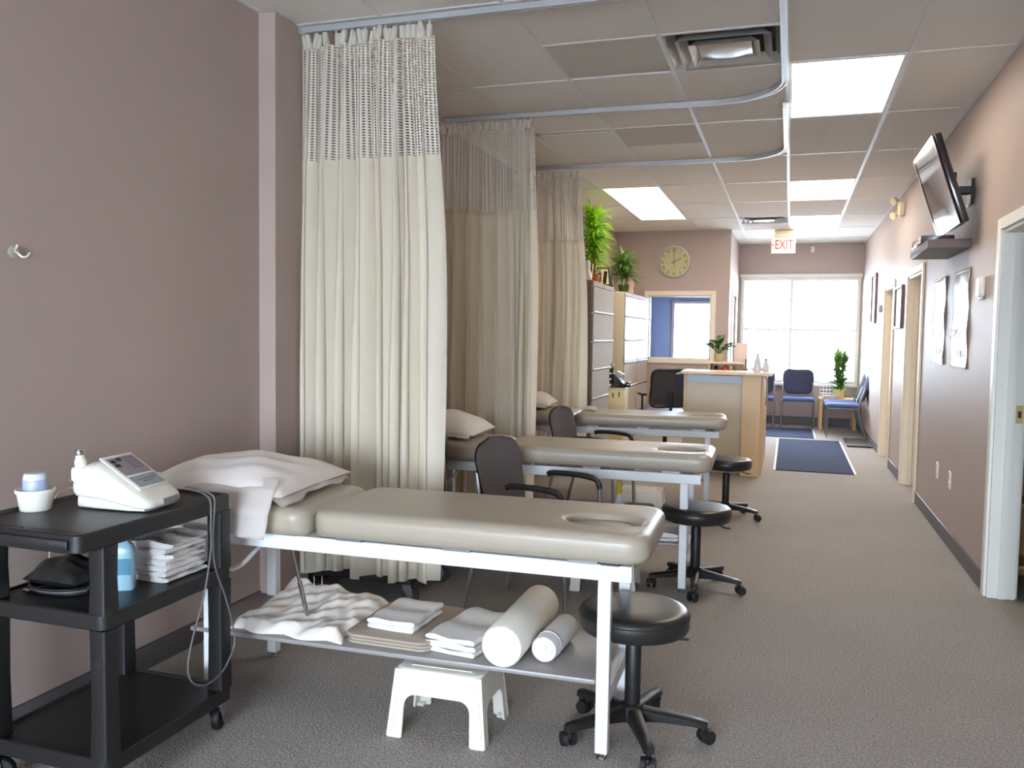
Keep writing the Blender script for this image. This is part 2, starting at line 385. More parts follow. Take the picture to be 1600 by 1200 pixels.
# office outside window
bm = new(); f = 0.045
for a, b in (((SX0, SZ0), (SX0 + f, SZ1)), ((SX1 - f, SZ0), (SX1, SZ1)), ((SX0 + f, SZ1 - f), (SX1 - f, SZ1)), ((SX0 + f, SZ0), (SX1 - f, SZ0 + f))): box_mm(bm, (a[0], Y1 + 0.03, a[1]), (b[0], Y1 + 0.09, b[1]), 0.004, 1)
w3 = struct('window_3', bm, M_white, label='outside window of the glazed office')
bm = new(); box_mm(bm, (SX0 + f, Y1 + 0.056, SZ0 + f), (SX1 - f, Y1 + 0.062, SZ1 - f)); struct('pane', bm, M_glass, w3)
# window behind the viewer
bm = new(); f = 0.06
for a, b in (((WA, WZ0), (WA + f, WZ1)), ((WB - f, WZ0), (WB, WZ1)), ((WA + f, WZ1 - f), (WB - f, WZ1)), ((WA + f, WZ0), (WB - f, WZ0 + f)), ((-0.68, WZ0 + f), (-0.62, WZ1 - f))): box_mm(bm, (a[0], Y0 - 0.1, a[1]), (b[0], Y0 - 0.04, b[1]), 0.004, 1)
w4 = struct('window_4', bm, M_white, label='shop window in the rear wall')
for a, b in ((WA + f, -0.68), (-0.62, WB - f)):
    bm = new(); box_mm(bm, (a, Y0 - 0.073, WZ0 + f), (b, Y0 - 0.067, WZ1 - f)); struct('pane', bm, M_glass, w4)

# doors of the right wall
def door_right(n, a, b, leaf, label):
    bm = new(); w = 0.06; d = 0.018
    for xx, sgn in ((XR, -1), (XR + 0.13, 1)):
        x0, x1 = sorted((xx, xx + sgn * d))
        box_mm(bm, (x0, a - w, 0), (x1, a, DH + w), 0.004, 1); box_mm(bm, (x0, b, 0), (x1, b + w, DH + w), 0.004, 1); box_mm(bm, (x0, a, DH), (x1, b, DH + w), 0.004, 1)
    o = struct('door_%d' % n, bm, M_white if n == 1 else M_cream, label=label)
    m = M_white if n == 1 else M_cream
    bm = new()
    box_mm(bm, (XR - 0.002, a, 0), (XR + 0.132, a + 0.02, DH)); box_mm(bm, (XR - 0.002, b - 0.02, 0), (XR + 0.132, b, DH)); box_mm(bm, (XR - 0.002, a + 0.02, DH - 0.02), (XR + 0.132, b - 0.02, DH))
    struct('jamb', bm, m, o)
    bm = new(); box_mm(bm, (XR + 0.05, b - 0.032, 0), (XR + 0.085, b - 0.02, DH - 0.02)); box_mm(bm, (XR + 0.05, a + 0.02, 0), (XR + 0.085, a + 0.032, DH - 0.02)); struct('door_stop', bm, m, o)
    bm = new(); box_mm(bm, (XR + 0.094, b - 0.0235, 0.945), (XR + 0.128, b - 0.02, 1.04), 0.001, 1); s = struct('strike_plate', bm, M_brass, o)
    bm = new(); box_mm(bm, (XR + 0.104, b - 0.0245, 0.975), (XR + 0.118, b - 0.0234, 1.01)); struct('latch_hole', bm, M_dark, s)
    if leaf:
        bm = new(); box_mm(bm, (XR + 0.088, a + 0.022, 0.008), (XR + 0.128, b - 0.034, DH - 0.022), 0.003, 1); l = struct('door_leaf', bm, m, o)
        for z0, z1 in ((0.25, 0.95), (1.1, 1.8)):
            bm = new(); box_mm(bm, (XR + 0.083, a + 0.15, z0), (XR + 0.0885, b - 0.15, z1), 0.004, 1); struct('panel', bm, m, l)
    return o
door_right(1, *DOORS[0], False, 'open doorway with white frame nearest on the right wall')
door_right(2, *DOORS[1], True, 'cream framed doorway past the paper posters')
door_right(3, *DOORS[2], True, 'cream framed doorway nearest the back window')
# white door to the office in the return wall
bm = new(); w = 0.06
box_mm(bm, (PX, 12.75 - w, 0), (PX + 0.018, 12.75, 2.06), 0.004, 1); box_mm(bm, (PX, 13.62, 0), (PX + 0.018, 13.62 + w, 2.06), 0.004, 1); box_mm(bm, (PX, 12.75, 2.0), (PX + 0.018, 13.62, 2.06), 0.004, 1)
d4 = struct('door_4', bm, M_white, label='white office door beside the back window')
bm = new(); box_mm(bm, (PX - 0.06, 12.752, 0.006), (PX - 0.02, 13.618, 1.998), 0.003, 1); l4 = struct('door_leaf', bm, M_white, d4)
bm = new(); cyl(bm, (PX - 0.02, 12.83, 1.0), (PX + 0.03, 12.83, 1.0), 0.012); lathe(bm, [(0.01, 0), (0.026, 0.01), (0.026, 0.03), (0.012, 0.04)], 16, (PX + 0.03, 12.83, 0.98)); struct('door_handle', bm, M_silver, l4)

# baseboards
def base(name, segs):
    bm = new()
    for a, b in segs: box_mm(bm, a, b, 0.003, 1)
    return struct(name, bm, M_base)
base('baseboard_right', [((XR - 0.008, a, 0), (XR, b, 0.105)) for a, b in ((Y0, 4.108), (5.147, 7.813), (8.872, 9.888), (10.922, Y1))])
base('baseboard_left', [((XL, a, 0), (XL + 0.008, b, 0.105)) for a, b in ((Y0, 3.51), (3.80, PY))])
base('baseboard_back', [((PX, Y1 - 0.008, 0), (XR - 0.008, Y1, 0.13))])
base('baseboard_partition', [((XL + 0.008, PY - 0.008, 0), (PX, PY, 0.105)), ((PX, PY, 0), (PX + 0.008, 12.69, 0.105))])

# ceiling: slab, grid bars, every tile a piece
bm = new(); box_mm(bm, (-2.6, Y0 - 0.15, 2.93), (3.1, Y1 + 0.15, 3.05)); ceil = struct('ceiling', bm, M_tile, label='suspended ceiling of lay-in tiles')
bm = new(); box_mm(bm, (XR + 0.13, Y0, 2.75), (2.9, Y1, 2.79)); struct('side_room_ceiling', bm, M_tile, ceil)
GX, GY, TX, TY = -0.0622, 4.9242, 0.6096, 1.2192
lines = [XL] + [GX + TX * k for k in range(-3, 2)] + [XR]
for x in lines[1:-1]:
    bm = new(); box_mm(bm, (x - 0.012, Y0, ZC), (x + 0.012, Y1, ZC + 0.012)); box_mm(bm, (x - 0.002, Y0, ZC + 0.012), (x + 0.002, Y1, ZC + 0.05)); struct('main_bar', bm, M_bar, ceil)
bm = new()
for x0, x1 in ((XL, XL + 0.018), (XR - 0.018, XR)): box_mm(bm, (x0, Y0, ZC - 0.001), (x1, Y1, ZC + 0.015))
struct('wall_angle', bm, M_bar, ceil)
LIGHTS = {(3, 0): 0}
tile_cache = {}
def tile(x0, x1, y0, y1, m, dz=0.0):
    w, l = round(x1 - x0 - 0.014, 4), round(y1 - y0 - 0.014, 4)
    key = (w, l, m.name)
    if key not in tile_cache:
        b = new(); bx(b, (0, 0, 0.009), (w, l, 0.018), 0.003, 1); o = obj('ceiling_tile', b, m, ceil); tile_cache[key] = o.data
    else:
        o = bpy.data.objects.new('ceiling_tile', tile_cache[key]); COL.objects.link(o); o.parent = ceil
    o.location = ((x0 + x1) / 2, (y0 + y1) / 2, ZC + 0.006 + dz)
def crossbar(x0, x1, y):
    b = new(); box_mm(b, (x0 + 0.012, y - 0.009, ZC + 0.0005), (x1 - 0.012, y + 0.009, ZC + 0.010)); struct('cross_bar', b, M_bar, ceil)
LAMPS = {(4, 0): 1, (4, 3): 1, (4, 5): 1, (1, 3): 2, (1, 4): 0}
for c in range(6):
    x0, x1 = lines[c], lines[c + 1]
    for j in range(-8, 8):
        ya, yb = GY + TY * j, GY + TY * (j + 1)
        yc0, yc1 = max(ya, Y0), min(yb, Y1)
        if yc1 - yc0 < 0.05: continue
        if (c, j) in LAMPS:
            n = LAMPS[(c, j)]
            crossbar(x0, x1, yc0) if n else None
            continue
        if yc0 == ya: crossbar(x0, x1, ya)
        half = GY + TY * (j + 0.5)
        if (c, j) == (3, -1) or (c, j) == (3, 5):          # supply diffusers fill half a bay
            if j == -1: tile(x0, x1, yc0, half, M_tile)
            else: tile(x0, x1, half, yc1, M_tile)
            crossbar(x0, x1, half)
        elif (c, j) == (2, -1):
            tile(x0, x1, yc0, half, M_tile); crossbar(x0, x1, half); tile(x0, x1, half, yc1, M_tile2, 0.004)
        elif (c, j) == (2, 1):
            tile(x0, x1, yc0, half, M_tile2, -0.004); crossbar(x0, x1, half); tile(x0, x1, half, yc1, M_tile)
        elif (c, j) == (1, 1):
            tile(x0, x1, yc0 + 0.1, yc1, M_tile)
        else:
            tile(x0, x1, yc0, yc1, M_tile)
# lit recessed panels
def lamp_panel(x0, x1, y0, y1, label, lm=None):
    t = thing('ceiling_light', label, 'ceiling light', ((x0 + x1) / 2, (y0 + y1) / 2, ZC), 0, 'lit ceiling light panels')
    w, l = x1 - x0 - 0.026, y1 - y0 - 0.02
    b = new()
    for sx in (-1, 1): bx(b, (sx * (w / 2 - 0.006), 0, 0.02), (0.012, l, 0.04))
    for sy in (-1, 1): bx(b, (0, sy * (l / 2 - 0.006), 0.02), (w - 0.024, 0.012, 0.04))
    bx(b, (0, 0, 0.045), (w, l, 0.01)); obj('light_housing', b, M_bar, t)
    b = new(); bx(b, (0, 0, 0.006), (w - 0.024, l - 0.024, 0.008)); obj('diffuser', b, lm or M_lamp, t)
lx = lambda c: (lines[c], lines[c + 1])
lamp_panel(*lx(4), GY, GY + TY, 'lit ceiling panel nearest the viewer, left of the television')
lamp_panel(*lx(4), GY + 3 * TY, GY + 4 * TY, 'lit ceiling panel, second of the row above the walkway')
lamp_panel(*lx(4), GY + 5 * TY, GY + 6 * TY, 'lit ceiling panel behind the exit sign, by the back window')
lamp_panel(*lx(1), GY + 3 * TY, GY + 5 * TY, 'long lit ceiling panel above the filing cabinets', M_lamp2)
# air diffusers
def diffuser(x0, x1, y0, y1, label):
    t = thing('ceiling_vent', label, 'air vent', ((x0 + x1) / 2, (y0 + y1) / 2, ZC), 0, 'ceiling supply vents')
    w, l = (x1 - x0 - 0.028) / 2, (y1 - y0 - 0.024) / 2
    b = new(); bx(b, (0, 0, 0.058), (2 * w, 2 * l, 0.004)); obj('vent_backing', b, M_dark, t)
    for k, (s0, z0, s1, z1) in enumerate(((1.0, 0.002, 0.86, 0.05), (0.80, -0.012, 0.66, 0.035), (0.60, -0.02, 0.48, 0.012))):
        b = new()
        A = [b.verts.new((sx * w * s0, sy * l * s0, z0)) for sx, sy in ((-1, -1), (1, -1), (1, 1), (-1, 1))]
        B = [b.verts.new((sx * w * s1, sy * l * s1, z1)) for sx, sy in ((-1, -1), (1, -1), (1, 1), (-1, 1))]
        C = [b.verts.new((sx * w * (s1 - 0.012), sy * l * (s1 - 0.012), z1 + 0.004)) for sx, sy in ((-1, -1), (1, -1), (1, 1), (-1, 1))]
        bridge(b, A, B); bridge(b, B, C); obj('vent_cone', b, M_silver, t)
    b = new(); bx(b, (0, 0, 0.004), (2 * w * 0.46, 2 * l * 0.46, 0.012), 0.004, 2); pl = obj('vent_core', b, M_silver, t)
    b = new(); lathe(b, [(0.13, -0.002), (0.11, -0.008), (0.06, -0.012), (0.01, -0.013)], 24); obj('core_dome', b, M_silver, pl)
diffuser(lines[3], lines[4], GY - TY / 2, GY, 'square metal ceiling vent near the curtain track corner')
diffuser(lines[3], lines[4], GY + 5 * TY, GY + 5.5 * TY, 'far square metal ceiling vent beside the exit sign')

# curtain tracks
def track(y, ys, label):
    t = thing('curtain_track', label, 'curtain rail', (0, 0, ZC), 0, 'ceiling curtain rails')
    R = 0.42; xe = -0.075
    pts = [(-2.34, y + 0.0, 0), (-1.4, y, 0), (xe - R, y, 0)]
    for k in range(1, 13):
        a = PI / 2 * k / 12; pts.append((xe - R + R * math.sin(a), y - R + R * math.cos(a), 0))
    pts.append((xe, ys, 0))
    b = new(); prevs = None
    P = [Vector(p) for p in pts]
    for i, p in enumerate(P):
        d = (P[min(i + 1, len(P) - 1)] - P[max(i - 1, 0)]).normalized(); s = Vector((d.y, -d.x, 0))
        prof = [(-0.017, -0.001), (-0.017, -0.030), (-0.006, -0.030), (-0.006, -0.024), (0.006, -0.024), (0.006, -0.030), (0.017, -0.030), (0.017, -0.001)]
        cur = [b.verts.new(p + s * a + Vector((0, 0, z))) for a, z in prof]
        if prevs: bridge(b, prevs, cur)
        else: b.faces.new(cur[::-1])
        prevs = cur
    b.faces.new(prevs)
    obj('rail', b, M_track, t)
    b = new(); bx(b, (-2.335, y, -0.016), (0.012, 0.05, 0.034), 0.003, 1); obj('end_bracket', b, M_track, t)
    b = new(); bx(b, (xe, ys, -0.016), (0.04, 0.012, 0.034), 0.003, 1); obj('end_stop', b, M_track, t)
track(3.735, 2.2, 'curved curtain rail on ceiling carrying the nearest curtain')
track(5.56, 3.9, 'curved curtain rail on ceiling carrying the middle curtain')
track(7.36, 5.72, 'curved curtain rail on ceiling carrying the farthest curtain')

# ------------------------------------------------------------------ curtains
def curtain(xt0, xt1, xb0, xb1, y, seed, nf, label, zt=2.815, zn=2.205, zb=0.17):
    rnd = random.Random(seed)
    t = thing('privacy_curtain', label, 'curtain', (0, 0, 0), 0, 'cubicle curtains')
    # uneven folds: warp of the phase along the width
    ws = [0.45 + 1.1 * rnd.random() for _ in range(nf)]; tot = sum(ws); acc = [0]
    for w in ws: acc.append(acc[-1] + w / tot)
    am = [0.6 + 0.6 * rnd.random() for _ in range(nf + 1)]
    ph2 = rnd.random() * 6
    def fold(u):
        for k in range(nf):
            if u <= acc[k + 1] + 1e-9:
                f = (u - acc[k]) / (acc[k + 1] - acc[k]); return k + f, am[k] + (am[k + 1] - am[k]) * f
        return nf, am[nf]
    W = (xb1 - xb0)
    def pos(u, z):
        h = (zt - z) / (zt - zb)                       # 0 at the head, 1 at the hem
        k, a = fold(u)
        s = min(1.0, h * 2.2); s = s * s * (3 - 2 * s)
        x0 = xt0 + (xb0 - xt0) * s; x1 = xt1 + (xb1 - xt1) * s
        A = (0.024 + 0.046 * min(1, h * 1.6)) * a
        ph = 2 * PI * k + 0.5 * math.sin(2.2 * h + k * 1.7)
        x = x0 + (x1 - x0) * u + 0.42 * A * math.sin(2 * ph + 0.6 * a)
        yy = y + A * math.sin(ph) + 0.006 * math.sin(2.7 * ph + ph2 + 3 * h) + 0.012 * math.sin(u * 9 + ph2) * h
        return Vector((x, yy, z))
    NU = nf * 20
    L = W * 1.45
    hem = lambda u: zb + 0.012 * math.sin(u * 17 + seed) + 0.010 * math.sin(u * 41)
    def body(u, v):
        z0 = hem(u); return pos(u, zn + (z0 - zn) * v)
    bm = new(); surf(bm, body, NU, 26); o = obj('curtain_cloth', bm, M_curt, t, ang=180)
    bm = new(); surf(bm, lambda u, v: pos(u, zt - 0.045 + (zn - zt + 0.045) * v), NU, 12, lambda u, v: (u * L, v * 0.58)); o2 = obj('net_panel', bm, M_net, t, ang=180)
    bm = new(); surf(bm, lambda u, v: pos(u, zn + 0.012 - 0.024 * v) + Vector((0, -0.0015, 0)), NU, 1); obj('net_seam', bm, M_curt, o2, ang=180)
    # head tape: a row of stubby pleats, each on its glide
    n = nf * 3 + 1
    for k in range(n):
        u = (k + 0.5) / n; p = pos(u, zt - 0.03)
        h = 0.055 + 0.018 * rnd.random(); w = W / n * (0.42 + 0.16 * rnd.random()); dz = 0.012 * rnd.random(); lean = rnd.uniform(-0.25, 0.25)
        b = new(); A = []
        for zz, sc in ((-h / 2, 1.05), (-h / 4, 1.0), (h / 4, 0.95), (h / 2, 0.85)):
            A.append(ring(b, Vector((p.x + lean * zz, y + (p.y - y) * 0.6, zt - 0.03 + dz + zz)), Vector((1, 0, 0)), Vector((0, 1, 0)), w * sc, 0.013 * sc + 0.004, 10))
        for q in range(3): bridge(b, A[q], A[q + 1])
        b.faces.new(A[0][::-1]); b.faces.new(A[-1])
        hd = obj('head_pleat', b, M_tab, t)
        if k % 2 == 0:
            b = new(); bx(b, (p.x + lean * h / 2, y, ZC - 0.03), (0.006, 0.006, 0.05)); obj('curtain_glide', b, M_wplast, hd)
    return t
curtain(-2.335, -1.64, -2.36, -1.585, 3.735, 3, 8, 'cream privacy curtain hanging nearest, behind the front treatment table')
curtain(-2.40, -1.69, -2.40, -1.655, 5.56, 5, 8, 'cream privacy curtain hanging second, behind the middle treatment table')
curtain(-2.40, -1.79, -2.40, -1.735, 7.36, 9, 7, 'cream privacy curtain hanging farthest, beside the filing cabinets')

# ------------------------------------------------------------------ treatment tables
def rrect(x0, x1, y0, y1, r, n=8):
    pts = []
    for cx, cy, a0 in ((x1 - r, y1 - r, 0), (x0 + r, y1 - r, 90), (x0 + r, y0 + r, 180), (x1 - r, y0 + r, 270)):
        for k in range(n + 1):
            a = math.radians(a0 + 90 * k / n); pts.append((cx + r * math.cos(a), cy + r * math.sin(a)))
    return pts
def pad(bm, x0, x1, y0, y1, r, z0, z1, e, hole=None):
    layers = [(0.018, z0), (0.004, z0 + 0.012), (0.0, z0 + 0.03)]
    for k in range(0, 7):
        a = PI / 2 * k / 6; layers.append((e * (1 - math.cos(a)), z1 - e * 0.75 + e * 0.75 * math.sin(a)))
    prev = None; per = 22
    for ins, z in layers:
        pts = rrect(x0 + ins, x1 - ins, y0 + ins, y1 - ins, max(r - ins, 0.01))
        # subdivide straight runs so that shading stays even
        out = []
        for i in range(len(pts)):
            a, b = pts[i], pts[(i + 1) % len(pts)]
            m = per if math.hypot(b[0] - a[0], b[1] - a[1]) > 0.1 else 1
            for q in range(m): out.append((a[0] + (b[0] - a[0]) * q / m, a[1] + (b[1] - a[1]) * q / m))
        cur = [bm.verts.new((a, b, z)) for a, b in out]
        if prev and len(prev) == len(cur): bridge(bm, prev, cur)
        elif not prev: bm.faces.new(cur[::-1])
        prev = cur
    if hole:
        cx, cy, rx, ry = hole
        def er(k, dz):
            return [bm.verts.new((cx + k * rx * math.cos(math.atan2((v.co.y - cy) / ry, (v.co.x - cx) / rx)), cy + k * ry * math.sin(math.atan2((v.co.y - cy) / ry, (v.co.x - cx) / rx)), z1 + dz)) for v in prev0]
        prev0 = prev
        for k, dz in ((1.12, 0.0), (1.04, -0.002), (0.98, -0.010), (0.95, -0.024), (0.94, -0.05)):
            cur = er(k, dz); bridge(bm, prev, cur); prev = cur
        bm.faces.new(prev)
    else: bm.faces.new(prev)
    return bm
def make_table():
    t = thing('treatment_table', '', 'massage table', (0, 0, 0), 0, 'padded treatment tables')
    xe, xs, yr = 0.088, -1.865, 0.46
    for y0 in (0.0, yr - 0.03):
        b = new(); box_mm(b, (xs, y0, 0.592), (xe, y0 + 0.03, 0.645), 0.003, 1); r = obj('side_rail', b, M_powder, t)
    for x0 in (xs, xe - 0.03 - 0.04):
        b = new(); box_mm(b, (x0, 0.03, 0.595), (x0 + 0.03, yr - 0.03, 0.642), 0.003, 1); obj('end_rail', b, M_powder, t)
    for x in (-0.02, -1.505):
        for y in (0.0, yr - 0.04):
            b = new(); box_mm(b, (x, y, 0.022), (x + 0.042, y + 0.04, 0.592), 0.003, 1); l = obj('leg', b, M_powder, t)
            b = new(); lathe(b, [(0.017, 0), (0.018, 0.004), (0.012, 0.010), (0.006, 0.011), (0.006, 0.024)], 14, (x + 0.021, y + 0.02, 0)); obj('levelling_foot', b, M_chrome, l)
    b = new(); box_mm(b, (-0.02, 0.045, 0.17), (0.018, yr - 0.045, 0.225), 0.003, 1); obj('leg_brace', b, M_powder, t)
    b = new(); box_mm(b, (-1.56, -0.005, 0.25), (-0.021, yr - 0.02, 0.268), 0.006, 2); obj('lower_shelf', b, M_shelfg, t)
    for xa in (-0.95, -0.55, -0.12):
        b = new(); box_mm(b, (xa, -0.012, 0.646), (xa + 0.1, 0.03, 0.6615), 0.001, 1); obj('pad_bracket', b, M_steel, t)
    b = new(); box_mm(b, (-0.01, -0.012, 0.6455), (0.05, 0.03, 0.6615), 0.001, 1); obj('end_bracket', b, M_black, t)
    b = new(); pad(b, -1.035, 0.145, -0.055, 0.475, 0.075, 0.662, 0.757, 0.045, (-0.03, 0.16, 0.135, 0.10)); pm = obj('body_pad', b, M_vinyl, t, ang=60)
    b = new(); A = [ring(b, Vector((-0.03, 0.16, z)), Vector((1, 0, 0)), Vector((0, 1, 0)), 0.127 * k, 0.094 * k, 40) for z, k in ((0.722, 1.0), (0.731, 0.985), (0.736, 0.93), (0.738, 0.6))]
    for q in range(3): bridge(b, A[q], A[q + 1])
    b.faces.new(A[-1]); obj('face_hole_plug', b, M_plug, pm)
    b = new(); pad(b, -0.80, 0.0, -0.055, 0.475, 0.07, 0.0, 0.10, 0.045); obj('head_pad', b, M_vinyl, t, (-1.05, 0, 0.652), (0, math.radians(1.2), 0), ang=60)
    # crank with grip, and the gas strut that lifts the head pad
    b = new(); tube(b, smooth_path([(-1.30, 0.06, 0.60), (-1.30, 0.05, 0.575), (-1.30, 0.02, 0.565), (-1.31, -0.02, 0.54), (-1.335, -0.03, 0.52), (-1.365, -0.035, 0.508)], 4), 0.008, 8); cr = obj('crank', b, M_powder, t)
    b = new(); cyl(b, (-1.362, -0.035, 0.509), (-1.395, -0.04, 0.50), 0.011); obj('crank_grip', b, M_rubber, cr)
    b = new(); cyl(b, (-1.20, 0.10, 0.60), (-1.17, 0.12, 0.44), 0.006); cyl(b, (-1.17, 0.12, 0.44), (-1.145, 0.14, 0.29), 0.009); obj('gas_strut', b, M_chrome, t)
    return t
tables = make_table()
tables['label'] = 'nearest grey padded treatment table with white frame and towels beneath'
T1 = (-0.54, 2.632); TR = (math.radians(1.4), math.radians(1.9), math.radians(4.6))
tables.location = (T1[0], T1[1], 0); tables.rotation_euler = (0, 0, TR[0])
dup(tables, (-0.512, 4.548, 0), TR[1], 'middle grey padded treatment table, second from the viewer')
dup(tables, (-0.585, 6.70, 0), TR[2], 'farthest grey padded treatment table, before the reception desk')

# ------------------------------------------------------------------ pillows
def pillow_mesh(a, b_, th, seed, sag=0.0, nu=26):
    rnd = random.Random(seed); p1, p2 = rnd.random() * 6, rnd.random() * 6
    bm = new()
    def half(sg):
        def f(u, v):
            x, y = 2 * u - 1, 2 * v - 1
            k = max(0.0, (1 - abs(x) ** 2.6)) ** 0.55 * max(0.0, (1 - abs(y) ** 2.6)) ** 0.55
            pin = 1 - 0.07 * (1 - abs(x)) ** 0.5 * abs(y) ** 6 - 0.0
            piny = 1 - 0.06 * (1 - abs(x)) ** 0.5; pinx = 1 - 0.05 * (1 - abs(y)) ** 0.5
            wr = 0.006 * math.sin(7 * x + 3 * y + p1) * k + 0.004 * math.sin(13 * y - 5 * x + p2) * k
            z = sg * th * (k + 0.02) * (1.0 if sg > 0 else 0.45) + wr * (sg > 0)
            return Vector((a * x * (pinx if abs(x) > 0.6 else 1), b_ * y * (piny if abs(y) > 0.6 else 1), z))
        return f
    surf(bm, half(1), nu, nu); surf(bm, half(-1), nu, nu)
    bmesh.ops.remove_doubles(bm, verts=bm.verts, dist=1e-4)
    return bm
pil = thing('pillow', 'large white pillow whose slack case hangs over the nearest table', 'pillow', (-1.985, 2.81, 0.80), math.radians(5), 'pillows on the treatment tables')
b = pillow_mesh(0.29, 0.30, 0.088, 1); obj('pillow_body', b, M_linen, pil, (0, 0, 0.0), (0, math.radians(2), 0), ang=180)
# open end of the case: two hems on the right side, and the flap hanging over the near edge
b = new()
def hem1(u, v):
    y = -0.30 + 0.60 * u; z = -0.008 + 0.012 * math.sin(u * PI) - 0.034 * v * (1 - u * 0.3) + 0.004 * math.sin(u * 23)
    return Vector((0.245 + 0.05 * v + 0.015 * math.sin(u * 11) * v, y, z))
surf(b, hem1, 24, 4); bmesh.ops.solidify(b, geom=b.faces[:], thickness=0.004); obj('case_hem', b, M_linen, pil, ang=180)
b = new()
def flap(u, v):
    x = -0.26 + 0.50 * u; s = v
    y = -0.22 - 0.115 * min(1, s * 1.8); z = 0.045 - 0.055 * min(1, s * 1.8) - 0.140 * max(0, s - 0.3) / 0.7 * (0.72 + 0.28 * u)
    wr = 0.014 * math.sin(u * 15 + 1) * s + 0.006 * math.sin(u * 33) * s
    return Vector((x + 0.02 * math.sin(s * 3) , y - wr, z))
surf(b, flap, 36, 16); bmesh.ops.solidify(b, geom=b.faces[:], thickness=0.004); obj('case_flap', b, M_linen, pil, ang=180)
def small_pillow(loc, rz, seed, label, a=0.27, bb=0.24):
    t = thing('pillow', label, 'pillow', loc, rz, 'pillows on the treatment tables')
    obj('pillow_body', pillow_mesh(a, bb, 0.10, seed), M_linen, t, None, (0, math.radians(3), 0), ang=180)
    b = new(); surf(b, lambda u, v: Vector((-a * 0.9 + 1.8 * a * u, -bb - 0.01 + 0.008 * math.sin(u * 21), 0.004 - 0.03 * v + 0.006 * math.sin(u * 17 + v))), 26, 3); bmesh.ops.solidify(b, geom=b.faces[:], thickness=0.003); obj('case_hem', b, M_linen, t, ang=180)
small_pillow((-1.985, 4.74, 0.805), math.radians(4), 2, 'white pillow on the middle table, half behind the nearest curtain')
small_pillow((-2.13, 6.83, 0.81), math.radians(6), 3, 'white pillow on the farthest table beside the middle curtain')

# ------------------------------------------------------------------ linen and rollers on the lower shelf of the first table
SZ = 0.269
def cloth_heap(name, x0, x1, y0, y1, h, seed, label, cat, m, n=44, group=None, rz=0.0):
    rnd = random.Random(seed); ws = [(rnd.uniform(6, 26), rnd.uniform(-20, 20), rnd.random() * 6, rnd.uniform(0.2, 1)) for _ in range(9)]
    b = new(); cx, cy, w, l = (x0 + x1) / 2, (y0 + y1) / 2, (x1 - x0) / 2, (y1 - y0) / 2
    def hgt(u, v):
        x, y = 2 * u - 1, 2 * v - 1
        k = min(1, (1 - abs(x)) * 7) ** 0.6 * min(1, (1 - abs(y)) * 7) ** 0.6 if abs(x) < 1 and abs(y) < 1 else 0
        s = sum(a * math.sin(fx * x * w * 4 + fy * y * l * 4 + p) for fx, fy, p, a in ws) / 4.5
        return (h(x, y) * k + 0.016 * s * k)
    def top(u, v):
        x, y = 2 * u - 1, 2 * v - 1
        ex = 0.014 * math.sin(9 * y + seed) * abs(x) ** 4; ey = 0.014 * math.sin(8 * x + seed * 2) * abs(y) ** 4
        return Vector((x * w * (1 + 0) + ex, y * l + ey, max(0.004, hgt(u, v)) + 0.002))
    surf(b, top, n, n)
    surf(b, lambda u, v: Vector((top(u, v).x, top(u, v).y, 0.0)), 8, 8)
    # skirt
    def skirt(u0, v0, u1, v1):
        surf(b, lambda u, v: (lambda p: Vector((p.x, p.y, p.z * (1 - v))))(top(u0 + (u1 - u0) * u, v0 + (v1 - v0) * u)), n, 1)
    skirt(0, 0, 1, 0); skirt(1, 0, 1, 1); skirt(1, 1, 0, 1); skirt(0, 1, 0, 0)
    bmesh.ops.remove_doubles(b, verts=b.verts, dist=1e-5)
    o = obj(name, b, m, None, (cx, cy, SZ), (0, 0, rz), ang=180); return tag(o, label, cat, group)
cloth_heap('bed_sheet', -1.955, -1.49, 2.618, 3.06, lambda x, y: 0.035 + 0.045 * max(0, y) * max(0, -x + 0.4) + 0.02 * math.exp(-((x - 0.3) ** 2 + (y - 0.5) ** 2) * 3), 4, 'crumpled white sheet heaped on the left of the lower shelf', 'sheet', M_sheet, 56)
mats_ = [('lowest', 0.0, 0.0), ('middle', 0.004, 0.4), ('topmost', -0.003, -0.5)]
for k, (w, dx, a) in enumerate(mats_):
    b = new()
    pts = rrect(-0.165, 0.165, -0.205, 0.205, 0.045, 6)
    for z0, z1, i0, i1 in ((0.0, 0.002, 0.003, 0), (0.002, 0.0085, 0, 0), (0.0085, 0.0105, 0, 0.003)): pass
    prev = None
    for z, ins in ((0, 0.003), (0.002, 0), (0.009, 0), (0.011, 0.003)):
        cur = [b.verts.new((px * (1 - ins / 0.165), py * (1 - ins / 0.2), z)) for px, py in pts]
        if prev: bridge(b, prev, cur)
        else: b.faces.new(cur[::-1])
        prev = cur
    b.faces.new(prev)
    o = obj('foam_mat', b, M_brownmat, None, (-1.315 + dx, 2.845, SZ + 0.0005 + 0.0115 * k), (0, 0, math.radians(a)))
    tag(o, '%s of the taupe foam mats stacked on the lower shelf' % w, 'foam mat', 'foam mats on the shelf')
